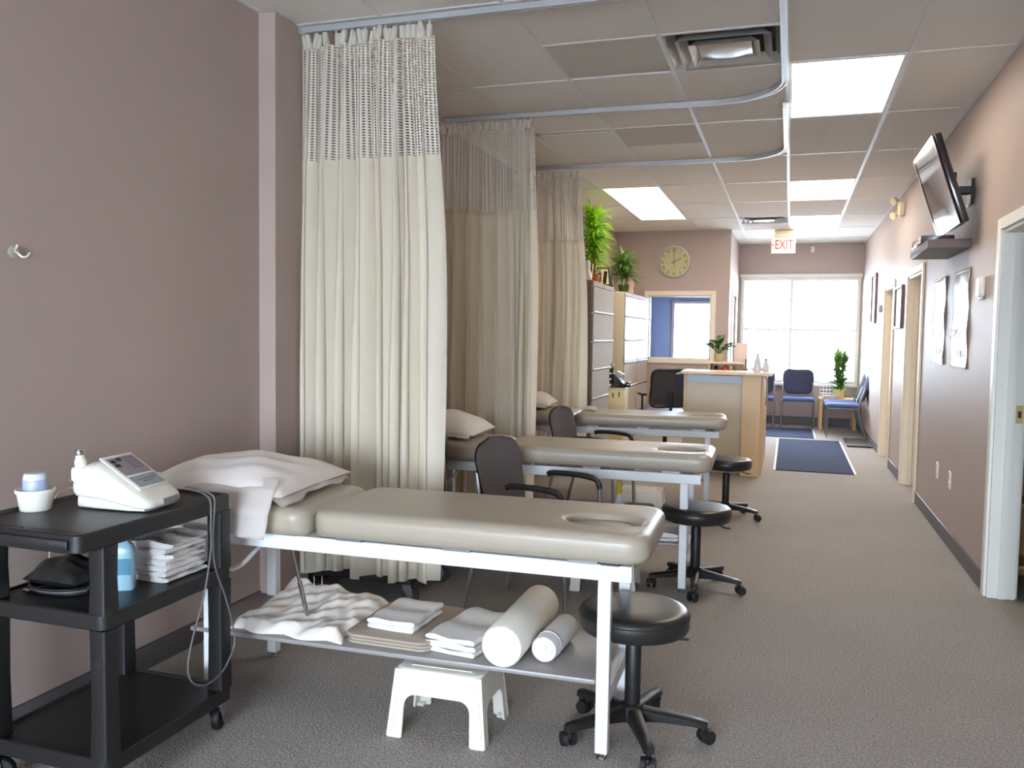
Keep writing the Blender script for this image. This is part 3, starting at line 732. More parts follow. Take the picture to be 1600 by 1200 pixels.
def folded_towel(loc, w, l, layers, th, rz, label, seed, name='folded_towel', group='folded white towels'):
    rnd = random.Random(seed)
    t = thing(name, label, 'towel', loc, rz, group)
    for k in range(layers):
        b = new(); ww, ll = w * (1 - 0.02 * rnd.random()), l * (1 - 0.03 * rnd.random()); p = rnd.random() * 6
        z0 = k * th
        def sec(u, v, ww=ww, ll=ll, p=p, z0=z0, k=k):
            # closed rounded slab: v runs round the section (x-z), u along the length
            a = 2 * PI * v; c, s = math.cos(a), math.sin(a)
            x = math.copysign(abs(c) ** 0.25, c) * ww / 2; z = math.copysign(abs(s) ** 0.7, s) * th / 2
            e = 1 - 0.10 * abs(2 * u - 1) ** 14
            return Vector((x * (1 + 0.015 * math.sin(u * 17 + p)), (u - 0.5) * ll + 0.004 * math.sin(x * 60 + p), z0 + th / 2 + z * e + 0.003 * math.sin(u * 12 + p) * (s > 0) + 0.004 * math.sin(x * 40 + p) * (s > 0)))
        vs = surf(b, sec, 14, 28)
        bmesh.ops.remove_doubles(b, verts=b.verts, dist=1e-5)
        bmesh.ops.holes_fill(b, edges=[e for e in b.edges if len(e.link_faces) == 1], sides=0)
        obj('towel_fold', b, M_towel, t, ang=80)
    return t
folded_towel((-1.325, 2.83, SZ + 0.036), 0.19, 0.25, 2, 0.021, math.radians(-2), 'folded white towel lying on the taupe foam mats', 11)
folded_towel((-1.055, 2.82, SZ + 0.0005), 0.20, 0.33, 3, 0.021, math.radians(-9), 'folded white towel on the shelf against the foam roller', 12)
# foam roller
b = new(); 
d = Vector((-0.006, 0.50, 0)); p0 = Vector((-0.875, 2.605, SZ + 0.0725))
x, yv = frame_of(d)
prev = None
for t_, r_ in ((0, 0.058), (0.006, 0.067), (0.02, 0.0715), (0.98, 0.0715), (0.994, 0.067), (1.0, 0.058)):
    cur = ring(b, p0 + d * t_, x, yv, r_, r_, 40)
    if prev: bridge(b, prev, cur)
    else: b.faces.new(cur[::-1])
    prev = cur
b.faces.new(prev)
tag(obj('foam_roller', b, M_foam), 'long white foam roller lying on the lower shelf', 'foam roller')
# rolled towel with a visible spiral end
rt = thing('rolled_towel', 'small white towel rolled up beside the foam roller', 'towel', (-0.755, 2.70, SZ + 0.047), math.radians(-3))
b = new(); prev = None
for yy, rr in ((0.004, 0.040), (0.0, 0.043), (0.008, 0.0455), (0.13, 0.046), (0.255, 0.0455), (0.262, 0.042), (0.258, 0.036)):
    cur = ring(b, Vector((0, yy, 0)), Vector((1, 0, 0)), Vector((0, 0, 1)), rr, rr * 0.98, 32)
    if prev: bridge(b, prev, cur)
    else: b.faces.new(cur[::-1])
    prev = cur
b.faces.new(prev); obj('towel_outer_wrap', b, M_towel, rt)
b = new(); tube(b, [((0.004 + 0.0115 * a_ / PI) * math.cos(a_), 0.002, (0.004 + 0.0115 * a_ / PI) * math.sin(a_)) for a_ in [q * PI / 12 for q in range(0, 38)]], 0.0045, 6); obj('towel_spiral', b, M_towel, rt)
b = new(); lathe(b, [(0.0462, 0.0), (0.0472, 0.002), (0.0472, 0.010), (0.0462, 0.012)], 28); obj('woven_band', b, M_sheet, rt, (0, 0.05, 0), (-PI / 2, 0, 0))
# towel on the middle table's shelf, spray bottle behind it
folded_towel((-0.625, 4.66, SZ + 0.003), 0.16, 0.22, 2, 0.022, math.radians(5), 'folded white towel on the shelf of the middle table', 13)
sb = thing('spray_bottle', 'cloudy bottle with a yellow neck standing on the middle table shelf', 'bottle', (-0.90, 4.76, SZ + 0.003))
b = new(); lathe(b, [(0.03, 0), (0.034, 0.006), (0.034, 0.12), (0.028, 0.15), (0.014, 0.185), (0.012, 0.20)], 20); obj('bottle_body', b, M_clear, sb)
b = new(); lathe(b, [(0.016, 0.2), (0.018, 0.205), (0.018, 0.222), (0.013, 0.23), (0.014, 0.275), (0.009, 0.28)], 18); cp_ = obj('bottle_cap', b, M_yellow, sb)
# folded paper on the farthest table
b = new(); surf(b, lambda u, v: Vector((-0.06 + 0.12 * u, -0.11 + 0.22 * v, 0.004 + 0.012 * math.sin(u * PI) + 0.01 * v)), 8, 8); bmesh.ops.solidify(b, geom=b.faces[:], thickness=0.003)
tag(obj('cover_sheet', b, M_paper, None, (-1.56, 6.86, 0.757), (0, 0, 0.2)), 'small white cloth lying on the farthest table', 'cloth')

# ------------------------------------------------------------------ wheeled carts
def caster(parent, x, y, h, r, name='caster', rz=0.4):
    t = obj(name, bx(new(), (0, 0, h - 0.006), (0.05, 0.05, 0.012), 0.004, 1), M_chrome, parent, (x, y, 0), (0, 0, rz))
    b = new()
    for s in (-1, 1): prism(b, [(-0.024, h - 0.012), (0.024, h - 0.012), (0.034, r + 0.004), (0.024, r - 0.016), (0.012, r - 0.012)], 'y', s * 0.02 - 0.0015, s * 0.02 + 0.0015)
    obj('caster_fork', b, M_chrome, t)
    b = new(); prof = [(r * 0.3, -0.013), (r * 0.93, -0.013), (r, -0.008), (r, 0.008), (r * 0.93, 0.013), (r * 0.3, 0.013)]
    lathe(b, prof, 24); w = obj('wheel', b, M_rubber, t, (0.022, 0, r), (PI / 2, 0, 0))
    return t
def make_cart():
    t = thing('utility_cart', '', 'cart', (0, 0, 0), 0, 'black utility carts')
    W, L = 0.47, 0.575                                      # local: x 0..-W, y 0..L ; near right corner at the origin
    # top tray with handle slots at the near end
    b = new(); prof_in = rrect(-W, 0, -0.085, L, 0.03, 6)
    prev = None
    for z, ins in ((0.765, 0.008), (0.77, 0), (0.815, 0), (0.82, 0.004), (0.82, 0.014), (0.812, 0.018)):
        cur = [b.verts.new((px + (ins if px < -W / 2 else -ins), py + (ins if py < L / 2 else -ins), z)) for px, py in prof_in]
        if prev: bridge(b, prev, cur)
        else: b.faces.new(cur[::-1])
        prev = cur
    b.faces.new(prev); tp = obj('top_tray', b, M_black, t)
    for x0, x1 in ((-0.445, -0.24), (-0.21, -0.03)):
        b = new(); pts = rrect(x0, x1, -0.07, -0.035, 0.015, 5); A = [b.verts.new((px, py, 0.8125)) for px, py in pts]; B = [b.verts.new((px * 1 + 0.0, py, 0.8145)) for px, py in pts]; bridge(b, A, B); b.faces.new(B); obj('handle_slot', b, M_rubber, tp)
    b = new(); bx(b, (-W / 2, -0.088, 0.79), (W * 0.86, 0.014, 0.03), 0.006, 2); obj('handle_lip', b, M_black, tp)
    for z0, z1, nm in ((0.525, 0.575, 'middle_tray'), (0.105, 0.155, 'bottom_tray')):
        b = new(); prev = None; pr = rrect(-W, 0, 0, L, 0.03, 6)
        for z, ins in ((z0, 0.006), (z0 + 0.005, 0), (z1 - 0.004, 0), (z1, 0.004), (z1, 0.012), (z1 - 0.006, 0.016)):
            cur = [b.verts.new((px + (ins if px < -W / 2 else -ins), py + (ins if py < L / 2 else -ins), z)) for px, py in pr]
            if prev: bridge(b, prev, cur)
            else: b.faces.new(cur[::-1])
            prev = cur
        b.faces.new(prev); obj(nm, b, M_black, t)
    for x in (-0.032, -W + 0.032):
        for y in (0.032, L - 0.032):
            for z0, z1 in ((0.15, 0.526), (0.57, 0.767)):
                b = new(); prev = None
                for z, k in ((z0, 1.0), ((z0 + z1) / 2, 0.92), (z1, 0.98)):
                    pts = rrect(x - 0.030 * k, x + 0.030 * k, y - 0.030 * k, y + 0.030 * k, 0.008, 3); cur = [b.verts.new((px, py, z)) for px, py in pts]
                    if prev: bridge(b, prev, cur)
                    else: b.faces.new(cur[::-1])
                    prev = cur
                b.faces.new(prev); obj('leg', b, M_black, t)
            caster(t, x - 0.005, y - 0.015, 0.106, 0.042, rz=1.9 if y > 0.2 else 0.5)
    return t
C1 = (-1.79, 1.855)
cart = make_cart(); cart.location = (C1[0], C1[1], 0); cart['label'] = 'black plastic utility cart in the foreground holding the white therapy unit'
dup(cart, (-1.765 - 0.575, 3.835, 0), -PI / 2, 'black utility cart peeking out behind the nearest curtain')
dup(cart, (-1.875 - 0.47, 6.235, 0), PI, 'black utility cart hidden behind the middle curtain, mostly out of sight')

# ------------------------------------------------------------------ things on the first cart
ZT = 0.8125
# therapy unit: hull lofted along its length, sloping control face to the right
u_ = thing('therapy_unit', 'white tabletop ultrasound therapy unit with sloping control panel', 'medical device', (-1.985, 2.165, ZT), math.radians(6))
def hull(stations, n=28):
    b = new(); prev = None
    for x, w, zb, h, e in stations:
        cur = []
        for k in range(n):
            a = 2 * PI * k / n; c, s = math.cos(a), math.sin(a)
            y_ = math.copysign(abs(c) ** e, c) * w; z_ = zb + (h - zb) * (0.5 + 0.5 * math.copysign(abs(s) ** e, s))
            if s > 0: y_ *= 1 - 0.16 * s
            cur.append(b.verts.new((x, y_, z_)))
        if prev: bridge(b, prev, cur)
        else: b.faces.new(cur[::-1])
        prev = cur
    b.faces.new(prev); return b
obj('lower_case', hull([(-0.128, 0.07, 0.004, 0.05, 0.4), (-0.118, 0.085, 0, 0.055, 0.4), (-0.05, 0.094, 0, 0.05, 0.4), (0.06, 0.094, 0, 0.03, 0.4), (0.115, 0.085, 0.001, 0.02, 0.4)]), M_wplast, u_, ang=50)
obj('upper_case', hull([(-0.148, 0.05, 0.05, 0.085, 0.55), (-0.143, 0.075, 0.038, 0.105, 0.5), (-0.125, 0.092, 0.032, 0.125, 0.45), (-0.09, 0.101, 0.03, 0.142, 0.42), (-0.05, 0.104, 0.028, 0.145, 0.4), (-0.01, 0.106, 0.024, 0.128, 0.4), (0.04, 0.106, 0.016, 0.098, 0.4), (0.09, 0.102, 0.008, 0.066, 0.4), (0.118, 0.092, 0.006, 0.047, 0.45), (0.13, 0.078, 0.008, 0.038, 0.5), (0.136, 0.06, 0.014, 0.030, 0.6)]), M_wplast, u_, ang=50)
sl = math.atan2(0.129 - 0.0645, 0.10)       # slope of the face
fr_ = obj('control_face', bx(new(), (0, 0, 0.001), (0.170, 0.150, 0.006), 0.003, 2), M_wplast, u_, (0.022, 0, 0.1115), (0, sl, 0))
obj('label_panel', bx(new(), (-0.028, 0, 0.0045), (0.088, 0.126, 0.001)), M_greyl, fr_)
obj('display', bx(new(), (0.050, 0, 0.0045), (0.050, 0.126, 0.001)), M_lcd, fr_)
for k, (xx, yy) in enumerate(((-0.055, -0.045), (-0.034, -0.045), (-0.060, -0.015))): obj('print_block', bx(new(), (xx, yy, 0.0052), (0.014, 0.022, 0.0008)), M_black, fr_)
for k in range(5): obj('print_line', bx(new(), (-0.06 + 0.012 * k, 0.03, 0.0052), (0.002, 0.05, 0.0006)), M_chair, fr_)
for k in range(2): obj('display_line', bx(new(), (0.044 + 0.010 * k, 0.0, 0.0052), (0.003, 0.09 - 0.04 * k, 0.0006)), M_chair, fr_)
obj('front_label', bx(new(), (0.1335, 0.02, 0.0245), (0.010, 0.08, 0.018), 0.001, 1), M_greyl, u_)
# probe resting in its holder at the back left
pr_ = obj('probe_holder', bx(new(), (0, 0, 0), (0.055, 0.05, 0.05), 0.012, 3), M_wplast, u_, (-0.118, -0.062, 0.105))
b = new(); lathe(b, [(0.012, 0.0), (0.017, 0.01), (0.018, 0.03), (0.013, 0.042), (0.0125, 0.05)], 18); ph = obj('probe_head', b, M_wplast, u_, (-0.122, -0.062, 0.115), (0.0, -0.1, 0))
b = new(); lathe(b, [(0.0128, 0.05), (0.0132, 0.052), (0.0132, 0.066), (0.012, 0.068)], 18); obj('probe_tip', b, M_chrome, ph)
b = new(); bx(b, (-0.136, -0.083, 0.086), (0.03, 0.004, 0.010), 0.002, 1); obj('holder_clip', b, M_steel, u_)
# its cords
b = new(); tube(b, smooth_path([(-1.86, 2.27, 0.86), (-1.82, 2.30, 0.845), (-1.785, 2.30, 0.825), (-1.775, 2.295, 0.79), (-1.772, 2.29, 0.73), (-1.772, 2.29, 0.66), (-1.772, 2.255, 0.52), (-1.772, 2.20, 0.40), (-1.772, 2.175, 0.31), (-1.772, 2.20, 0.25), (-1.772, 2.27, 0.22), (-1.772, 2.35, 0.235), (-1.772, 2.41, 0.30), (-1.772, 2.40, 0.38), (-1.772, 2.36, 0.49), (-1.772, 2.31, 0.60), (-1.7715, 2.30, 0.70), (-1.774, 2.312, 0.79), (-1.785, 2.32, 0.83), (-1.83, 2.31, 0.85), (-1.865, 2.285, 0.858)], 5), 0.0032, 6)
tag(obj('probe_cord', b, M_cord), 'thin grey cord looping down over the edge of the black cart', 'cord')
b = new(); tube(b, smooth_path([(-2.12, 2.12, 0.86), (-2.16, 2.12, 0.865), (-2.22, 2.14, 0.85), (-2.27, 2.15, 0.82), (-2.285, 2.15, 0.76), (-2.29, 2.14, 0.60)], 5), 0.0025, 6)
tag(obj('power_cord', b, M_ivory), 'pale thin cord running behind the therapy unit to the wall side', 'cord')
# paper cup with an upturned measure in it
cup = thing('paper_cup', 'small white cup holding a blue printed clear cup, on the cart', 'cup', (-2.20, 2.01, ZT))
b = new(); lathe(b, [(0.042, 0), (0.044, 0.002), (0.052, 0.054), (0.056, 0.055), (0.057, 0.064), (0.054, 0.066), (0.050, 0.062), (0.042, 0.01), (0.02, 0.008)], 32); obj('cup_body', b, M_wplast, cup)
ic = thing('measuring_cup', 'clear measuring cup with blue print, upturned inside the white cup', 'cup', (-2.2, 2.01, ZT + 0.009))
b = new(); lathe(b, [(0.032, 0), (0.035, 0.002), (0.034, 0.095), (0.030, 0.105), (0.01, 0.106)], 28); obj('cup_wall', b, M_clear, ic)
b = new(); lathe(b, [(0.0349, 0.045), (0.0353, 0.047), (0.0351, 0.085), (0.0347, 0.087)], 28); obj('blue_print', b, mat('mottled_blue_print', rgb(176, 186, 216), 0.4, var=0.45, nscale=45), ic)
# middle tray: towels, bottle, black case with hoses
ZM = 0.5695
for k in range(7):
    rnd = random.Random(40 + k)
    folded_towel((-1.935 + rnd.uniform(-0.006, 0.006), 2.27 + rnd.uniform(-0.005, 0.005), ZM + 0.0185 * k), 0.18, 0.19, 1, 0.0178, math.radians(rnd.uniform(-5, 5) + 3), ['lowest', 'second lowest', 'third lowest', 'fourth', 'third topmost', 'second topmost', 'topmost'][k] + ' folded white towel of the pile on the black cart', 60 + k, 'hand_towel', 'towels piled on the black cart')
bo = thing('cleaner_bottle', 'pale blue spray bottle with teal label on the cart middle shelf', 'bottle', (-1.935, 2.085, ZM))
b = new(); prev = None
for z, k in ((0, 0.9), (0.006, 1), (0.115, 1.0), (0.14, 0.85), (0.155, 0.4), (0.175, 0.36)):
    pts = rrect(-0.034 * k, 0.034 * k, -0.02 * k, 0.02 * k, 0.014 * k, 5); cur = [b.verts.new((px, py, z)) for px, py in pts]
    if prev: bridge(b, prev, cur)
    else: b.faces.new(cur[::-1])
    prev = cur
b.faces.new(prev); obj('bottle_body', b, M_bluebottle, bo, None, (0, 0, 0.5))
b = new(); bx(b, (0, -0.0205, 0.075), (0.05, 0.001, 0.05)); obj('bottle_label', b, M_bluelabel, bo, None, (0, 0, 0.5))
b = new(); lathe(b, [(0.014, 0.172), (0.014, 0.187), (0.008, 0.19)], 16); obj('bottle_cap', b, M_wplast, bo)
cs = thing('gauge_case', 'soft black instrument case with coiled tubing on the cart middle shelf', 'case', (-2.12, 2.06, ZM))
b = pillow_mesh(0.105, 0.08, 0.06, 21, nu=16); obj('case_body', b, M_blackv, cs, (0, 0, 0.03), ang=180)
for k in range(3):
    b = new(); tube(b, smooth_path([(0.02 + 0.10 * math.cos(a), -0.06 + (0.045 + 0.008 * k) * math.sin(a), 0.006 + 0.008 * k) for a in [q * PI / 5 for q in range(11)]], 3), 0.004, 6); obj('tubing', b, M_steel if k == 1 else M_rubber, cs)
b = new(); cyl(b, (-0.06, -0.112, 0.008), (-0.03, -0.118, 0.008), 0.008); obj('tube_end', b, M_chrome, cs)
# pink cord by the second cart
b = new(); tube(b, smooth_path([(-1.80, 4.25, 0.83), (-1.77, 4.20, 0.80), (-1.745, 4.19, 0.72), (-1.735, 4.19, 0.60), (-1.73, 4.18, 0.45), (-1.725, 4.17, 0.30)], 6), 0.004, 6)
tag(obj('lead_wire', b, M_pinkcord), 'pink lead wire hanging beside the middle table head', 'cord')
b = new(); box_mm(b, (-0.06, -0.09, 0), (0.06, 0.09, 0.07), 0.012, 2); b2 = obj('stim_unit', b, M_darkwood, None, (-1.86, 4.22, ZT)); tag(b2, 'dark instrument box on the cart behind the nearest curtain', 'medical device')

# ------------------------------------------------------------------ white step stools
def make_step():
    t = thing('step_stool', '', 'step stool', (0, 0, 0), 0, 'white step stools')
    H, w, l = 0.235, 0.155, 0.12            # half sizes at the top
    sp = 0.022
    b = new(); prev = None
    for z, ins in ((H - 0.02, 0.0), (H - 0.006, 0.0), (H - 0.0015, 0.004), (H, 0.01)):
        pts = rrect(-w + ins, w - ins, -l + ins, l - ins, 0.03, 6); cur = [b.verts.new((px, py, z)) for px, py in pts]
        if prev: bridge(b, prev, cur)
        else: b.faces.new(cur[::-1])
        prev = cur
    b.faces.new(prev); tp = obj('top', b, M_wplast, t)
    for k in range(5): obj('grip_rib', bx(new(), (0, -0.08 + 0.04 * k, H + 0.001), (0.22, 0.006, 0.003), 0.001, 1), M_wplast, tp)
    def arch(hw, leg, top, z1):
        o = [(-hw - sp, 0.004), (-hw - sp + 0.006, 0), (-hw - sp + leg - 0.006, 0), (-hw - sp + leg, 0.004)]
        iw = hw + sp - leg
        for k in range(7):
            a = PI - PI / 2 * k / 6; o.append((-iw + 0.04 + 0.004 + 0.04 * math.cos(a), top - 0.04 + 0.04 * math.sin(a)))
        for k in range(7):
            a = PI / 2 - PI / 2 * k / 6; o.append((iw - 0.04 - 0.004 + 0.04 * math.cos(a), top - 0.04 + 0.04 * math.sin(a)))
        o += [(hw + sp - leg, 0.004), (hw + sp - leg + 0.006, 0), (hw + sp - 0.006, 0), (hw + sp, 0.004), (hw, z1), (-hw, z1)]
        return o
    for s in (-1, 1):
        b = new(); prism(b, arch(w, 0.055, 0.150, H - 0.004), 'y', -0.004, 0.004)
        for v in b.verts: v.co.y += s * (l + sp * (1 - v.co.z / H) - 0.005)
        sd = obj('long_side', b, M_wplast, t)
        for q in (-1, 1):
            b = new(); prism(b, [(q * (w + sp) - q * 0.014 - 0.004, 0.008), (q * (w + sp) - q * 0.014 + 0.004, 0.008), (q * w - q * 0.014 + 0.004, H - 0.03), (q * w - q * 0.014 - 0.004, H - 0.03)], 'y', -0.003, 0.003)
            for v in b.verts: v.co.y += s * (l + sp * (1 - v.co.z / H) + 0.0005)
            obj('edge_rib', b, M_wplast, sd)
        b = new(); prism(b, arch(l, 0.05, 0.130, H - 0.004), 'x', -0.004, 0.004)
        for v in b.verts: v.co.x += s * (w + sp * (1 - v.co.z / H) - 0.005)
        obj('short_side', b, M_wplast, t)
    for sx in (-1, 1):
        for sy in (-1, 1): obj('foot_pad', bx(new(), (sx * (w + sp - 0.022), sy * (l + sp - 0.02), 0.006), (0.03, 0.03, 0.012), 0.003, 1), M_wplast, t)
    return t
st = make_step(); st.location = (-1.095, 2.70, 0); st.rotation_euler = (0, 0, math.radians(2)); st['label'] = 'white plastic step stool under the nearest treatment table'
dup(st, (-0.92, 4.53, 0), math.radians(4), 'white plastic step stool under the middle treatment table')
dup(st, (-1.02, 6.31, 0), math.radians(2), 'white plastic step stool between the middle and farthest tables')

# ------------------------------------------------------------------ round rolling stools
def make_stool():
    t = thing('rolling_stool', '', 'stool', (0, 0, 0), 0, 'black rolling stools')
    b = new(); lathe(b, [(0.05, 0.372), (0.16, 0.374), (0.180, 0.382), (0.187, 0.395), (0.188, 0.432), (0.184, 0.444), (0.172, 0.453), (0.15, 0.456), (0.08, 0.4585), (0.01, 0.459)], 48); se = obj('seat', b, M_blackv, t)
    b = new(); lathe(b, [(0.1885, 0.430), (0.1902, 0.433), (0.1885, 0.436), (0.186, 0.433)], 48); obj('piping', b, M_blackv, se)
    b = new(); cyl(b, (0, 0, 0.34), (0, 0, 0.374), 0.013); obj('gas_piston', b, M_chrome, t)
    b = new(); lathe(b, [(0.024, 0.06), (0.027, 0.07), (0.027, 0.335), (0.024, 0.342), (0.014, 0.344)], 20); obj('column', b, M_black, t)
    b = new(); tube(b, [(0.02, 0.0, 0.366), (0.11, 0.01, 0.362), (0.155, 0.015, 0.352)], 0.004, 6); lv = obj('height_lever', b, M_black, t)
    b = new(); bx(b, (0.165, 0.016, 0.350), (0.04, 0.018, 0.008), 0.003, 1); obj('lever_paddle', b, M_black, lv)
    b = new(); lathe(b, [(0.03, 0.055), (0.045, 0.06), (0.045, 0.10), (0.034, 0.115), (0.028, 0.118)], 20); obj('hub', b, M_black, t)
    for k in range(5):
        a = 2 * PI * k / 5; R_ = Rz(a)
        b = new(); prev = None
        for x, w, z0, z1 in ((0.03, 0.024, 0.062, 0.108), (0.10, 0.022, 0.066, 0.100), (0.20, 0.018, 0.062, 0.088), (0.245, 0.017, 0.058, 0.082), (0.255, 0.012, 0.060, 0.078)):
            cur = [b.verts.new(R_ @ Vector((x, sy * w * ww, z))) for sy, ww, z in ((-1, 1, z0), (1, 1, z0), (1, 1, z1 - 0.006), (1, 0.6, z1), (-1, 0.6, z1), (-1, 1, z1 - 0.006))]
            if prev: bridge(b, prev, cur)
            else: b.faces.new(cur[::-1])
            prev = cur
        b.faces.new(prev); lg = obj('base_arm', b, M_black, t)
        b = new(); c = R_ @ Vector((0.240, 0, 0)); q = Rz(a + 0.7 + 1.3 * k)
        cyl(b, c + Vector((0, 0, 0.03)), c + Vector((0, 0, 0.064)), 0.008)
        bx(b, c + q @ Vector((0.010, 0, 0.040)), (0.045, 0.014, 0.022), 0.006, 2, rot=q)
        for s in (-1, 1):
            d0 = c + q @ Vector((0.014, s * 0.008, 0.0255)); d1 = c + q @ Vector((0.014, s * 0.024, 0.0255)); cyl(b, d0, d1, 0.0255, 0.023, 18)
        obj('caster', b, M_rubber, lg)
    return t
so = make_stool(); so.location = (-0.476, 2.845, 0); so.rotation_euler = (0, 0, math.radians(5)); so['label'] = 'nearest round black rolling stool at the foot of the front table'
dup(so, (-0.455, 4.68, 0), math.radians(-13), 'round black rolling stool at the foot of the middle table')
dup(so, (-0.43, 6.63, 0), math.radians(-18), 'round black rolling stool at the foot of the farthest table, by the desk')

# ------------------------------------------------------------------ guest chairs between the tables (face +x locally)
def make_guest():
    t = thing('guest_chair', '', 'chair', (0, 0, 0), 0, 'charcoal guest chairs')
    b = new(); pad(b, -0.22, 0.24, -0.215, 0.215, 0.06, 0.42, 0.468, 0.03); obj('seat', b, M_chair, t, ang=60)
    b = new()
    def back(sgn):
        def f(u, v):
            y = 2 * u - 1; z = v
            hw = 0.225 * (0.84 + 0.20 * math.sin(min(1, z * 1.25) * PI / 2)) * (1 if z < 0.72 else math.sqrt(max(0.0, 1 - ((z - 0.72) / 0.28) ** 2.6)) * 0.72 + 0.28)
            hh = 0.46 + 0.395 * z
            k = (1 - abs(y) ** 6) * (1 - abs(2 * z - 1) ** 8)
            return Vector((-0.235 - 0.085 * z + 0.03 * y * y + sgn * (0.004 + 0.016 * k), y * hw, hh))
        return f
    surf(b, back(1), 20, 20); surf(b, back(-1), 20, 20); bmesh.ops.remove_doubles(b, verts=b.verts, dist=0.0025)
    obj('backrest', b, M_chair, t, ang=70)
    for s in (-1, 1):
        y = s * 0.235
        b = new(); tube(b, smooth_path([(-0.34, y, 0.0), (-0.265, y, 0.30), (-0.235, y, 0.44), (-0.25, y * 0.93, 0.56), (-0.28, y * 0.85, 0.70)], 5), 0.011, 8); obj('leg', b, M_steel, t)
        b = new(); tube(b, smooth_path([(0.215, y, 0.0), (0.205, y, 0.30), (0.19, y, 0.56), (0.185, y, 0.635)], 5), 0.011, 8); obj('leg', b, M_steel, t)
        b = new(); tube(b, [(-0.235, y, 0.41), (0.205, y, 0.41)], 0.009, 8); obj('side_rail', b, M_steel, t)
        b = new(); tube(b, smooth_path([(-0.10, y, 0.650), (-0.07, y, 0.66), (0.04, y, 0.662), (0.13, y, 0.655), (0.175, y, 0.64), (0.19, y, 0.60)], 5), 0.015, 8); obj('armrest', b, M_black, t)
    b = new(); tube(b, [(0.20, -0.235, 0.41), (0.20, 0.235, 0.41)], 0.009, 8); obj('front_rail', b, M_steel, t)
    return t
gc = make_guest(); gc.location = (-1.115, 3.985, 0); gc.rotation_euler = (0, 0, math.radians(-9)); gc['label'] = 'charcoal guest chair seen from behind between the nearest and middle tables'
dup(gc, (-1.29, 5.93, 0), math.radians(-7), 'charcoal guest chair seen from behind between the middle and farthest tables')

# ------------------------------------------------------------------ filing cabinets along the left wall
def cabinet(y0, y1, H, zs, m, mside, label, rows):
    t = thing('filing_cabinet', label, 'filing cabinet', (-1.9, y0, 0), 0, 'lateral filing cabinets')
    L = y1 - y0
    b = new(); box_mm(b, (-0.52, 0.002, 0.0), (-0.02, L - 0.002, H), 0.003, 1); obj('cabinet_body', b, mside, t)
    b = new(); box_mm(b, (-0.02, 0.004, H - 0.045), (-0.002, L - 0.004, H), 0.003, 1); tr_ = obj('top_rail', b, m, t)
    b = new(); cyl(b, (-0.003, L * 0.5, H - 0.022), (0.004, L * 0.5, H - 0.022), 0.010, 0.010, 14); obj('lock', b, M_chrome, tr_)
    for z0, z1 in zip(zs[:-1], zs[1:]):
        b = new(); box_mm(b, (-0.02, 0.012, z0 + 0.006), (0.0, L - 0.012, z1 - 0.004), 0.003, 1); dr = obj('drawer', b, m, t)
        b = new(); box_mm(b, (-0.001, 0.03, z0 + 0.008), (0.010, L - 0.03, z0 + 0.018), 0.003, 1); obj('drawer_pull', b, M_silver, dr)
        b = new(); box_mm(b, (0.0, 0.012, z0 - 0.002), (0.003, L - 0.012, z0 + 0.0045)); obj('shadow_gap', b, M_dark, dr)
    return t
Z1_ = [0.08, 0.40, 0.715, 1.015, 1.307, 1.602, 1.872]
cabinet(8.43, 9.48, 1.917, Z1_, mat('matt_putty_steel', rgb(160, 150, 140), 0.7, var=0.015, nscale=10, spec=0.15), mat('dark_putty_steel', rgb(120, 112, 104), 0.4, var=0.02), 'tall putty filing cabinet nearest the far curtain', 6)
Z2_ = [0.08, 0.40, 0.74, 1.035, 1.315, 1.606, 1.862]
cabinet(10.19, 11.075, 1.907, Z2_, M_cabg, M_cabc, 'tall putty filing cabinet, middle of three along the wall', 6)
cabinet(11.08, 11.96, 1.907, Z2_, M_cabg, M_cabc, 'tall putty filing cabinet nearest the office window', 6)

# ------------------------------------------------------------------ plants
def blade(b, base, az, el, L, w, droop, n=6, tw=0.0):
    d = Vector((math.cos(az) * math.cos(el), math.sin(az) * math.cos(el), math.sin(el))); s = Vector((-math.sin(az), math.cos(az), 0))
    p = Vector(base); prev = None; st_ = L / n
    for k in range(n + 1):
        f = k / n; ww = w * (0.35 + 2.2 * f * (1 - f) + 0.1) * (1 - f ** 4) + 0.0005
        cur = (b.verts.new(p - s * ww), b.verts.new(p + Vector((0, 0, -ww * 0.4))), b.verts.new(p + s * ww))
        if prev:
            b.faces.new((prev[0], prev[1], cur[1], cur[0])); b.faces.new((prev[1], prev[2], cur[2], cur[1]))
        prev = cur; p = p + d * st_; d = (d + Vector((0, 0, -droop / n))).normalized()
def cane_plant(name, label, loc, h0, h1, nl, Lr, w, m, pot, seed, canes=3, spread=0.04, droop=1.5):
    rnd = random.Random(seed)
    t = thing(name, label, 'plant', loc, rnd.random())
    b = pot(new()); obj('pot', b[0], b[1], t)
    leaf = new(); 
    for c in range(canes):
        a = 2 * PI * c / canes + seed; bx_, by_ = spread * 0.4 * math.cos(a), spread * 0.4 * math.sin(a); tx, ty = spread * math.cos(a), spread * math.sin(a)
        b = new(); tube(b, smooth_path([(bx_, by_, 0.05), ((bx_ + tx) / 2, (by_ + ty) / 2, h1 * 0.5), (tx, ty, h1)], 4), 0.006, 6); obj('cane', b, M_stem, t)
        for k in range(nl):
            f = k / nl; z = h0 + (h1 - h0) * f
            blade(leaf, (bx_ + (tx - bx_) * f, by_ + (ty - by_) * f, z), rnd.random() * 2 * PI, rnd.uniform(0.1, 1.0) + 0.35 * f, rnd.uniform(*Lr), w * rnd.uniform(0.7, 1.2), droop * rnd.uniform(0.7, 1.3))
    o = obj('foliage', leaf, m, t, ang=180); o['kind'] = 'stuff'
    return t
def pot_lathe(prof, m): return lambda b: (lathe(b, prof, 24), m)
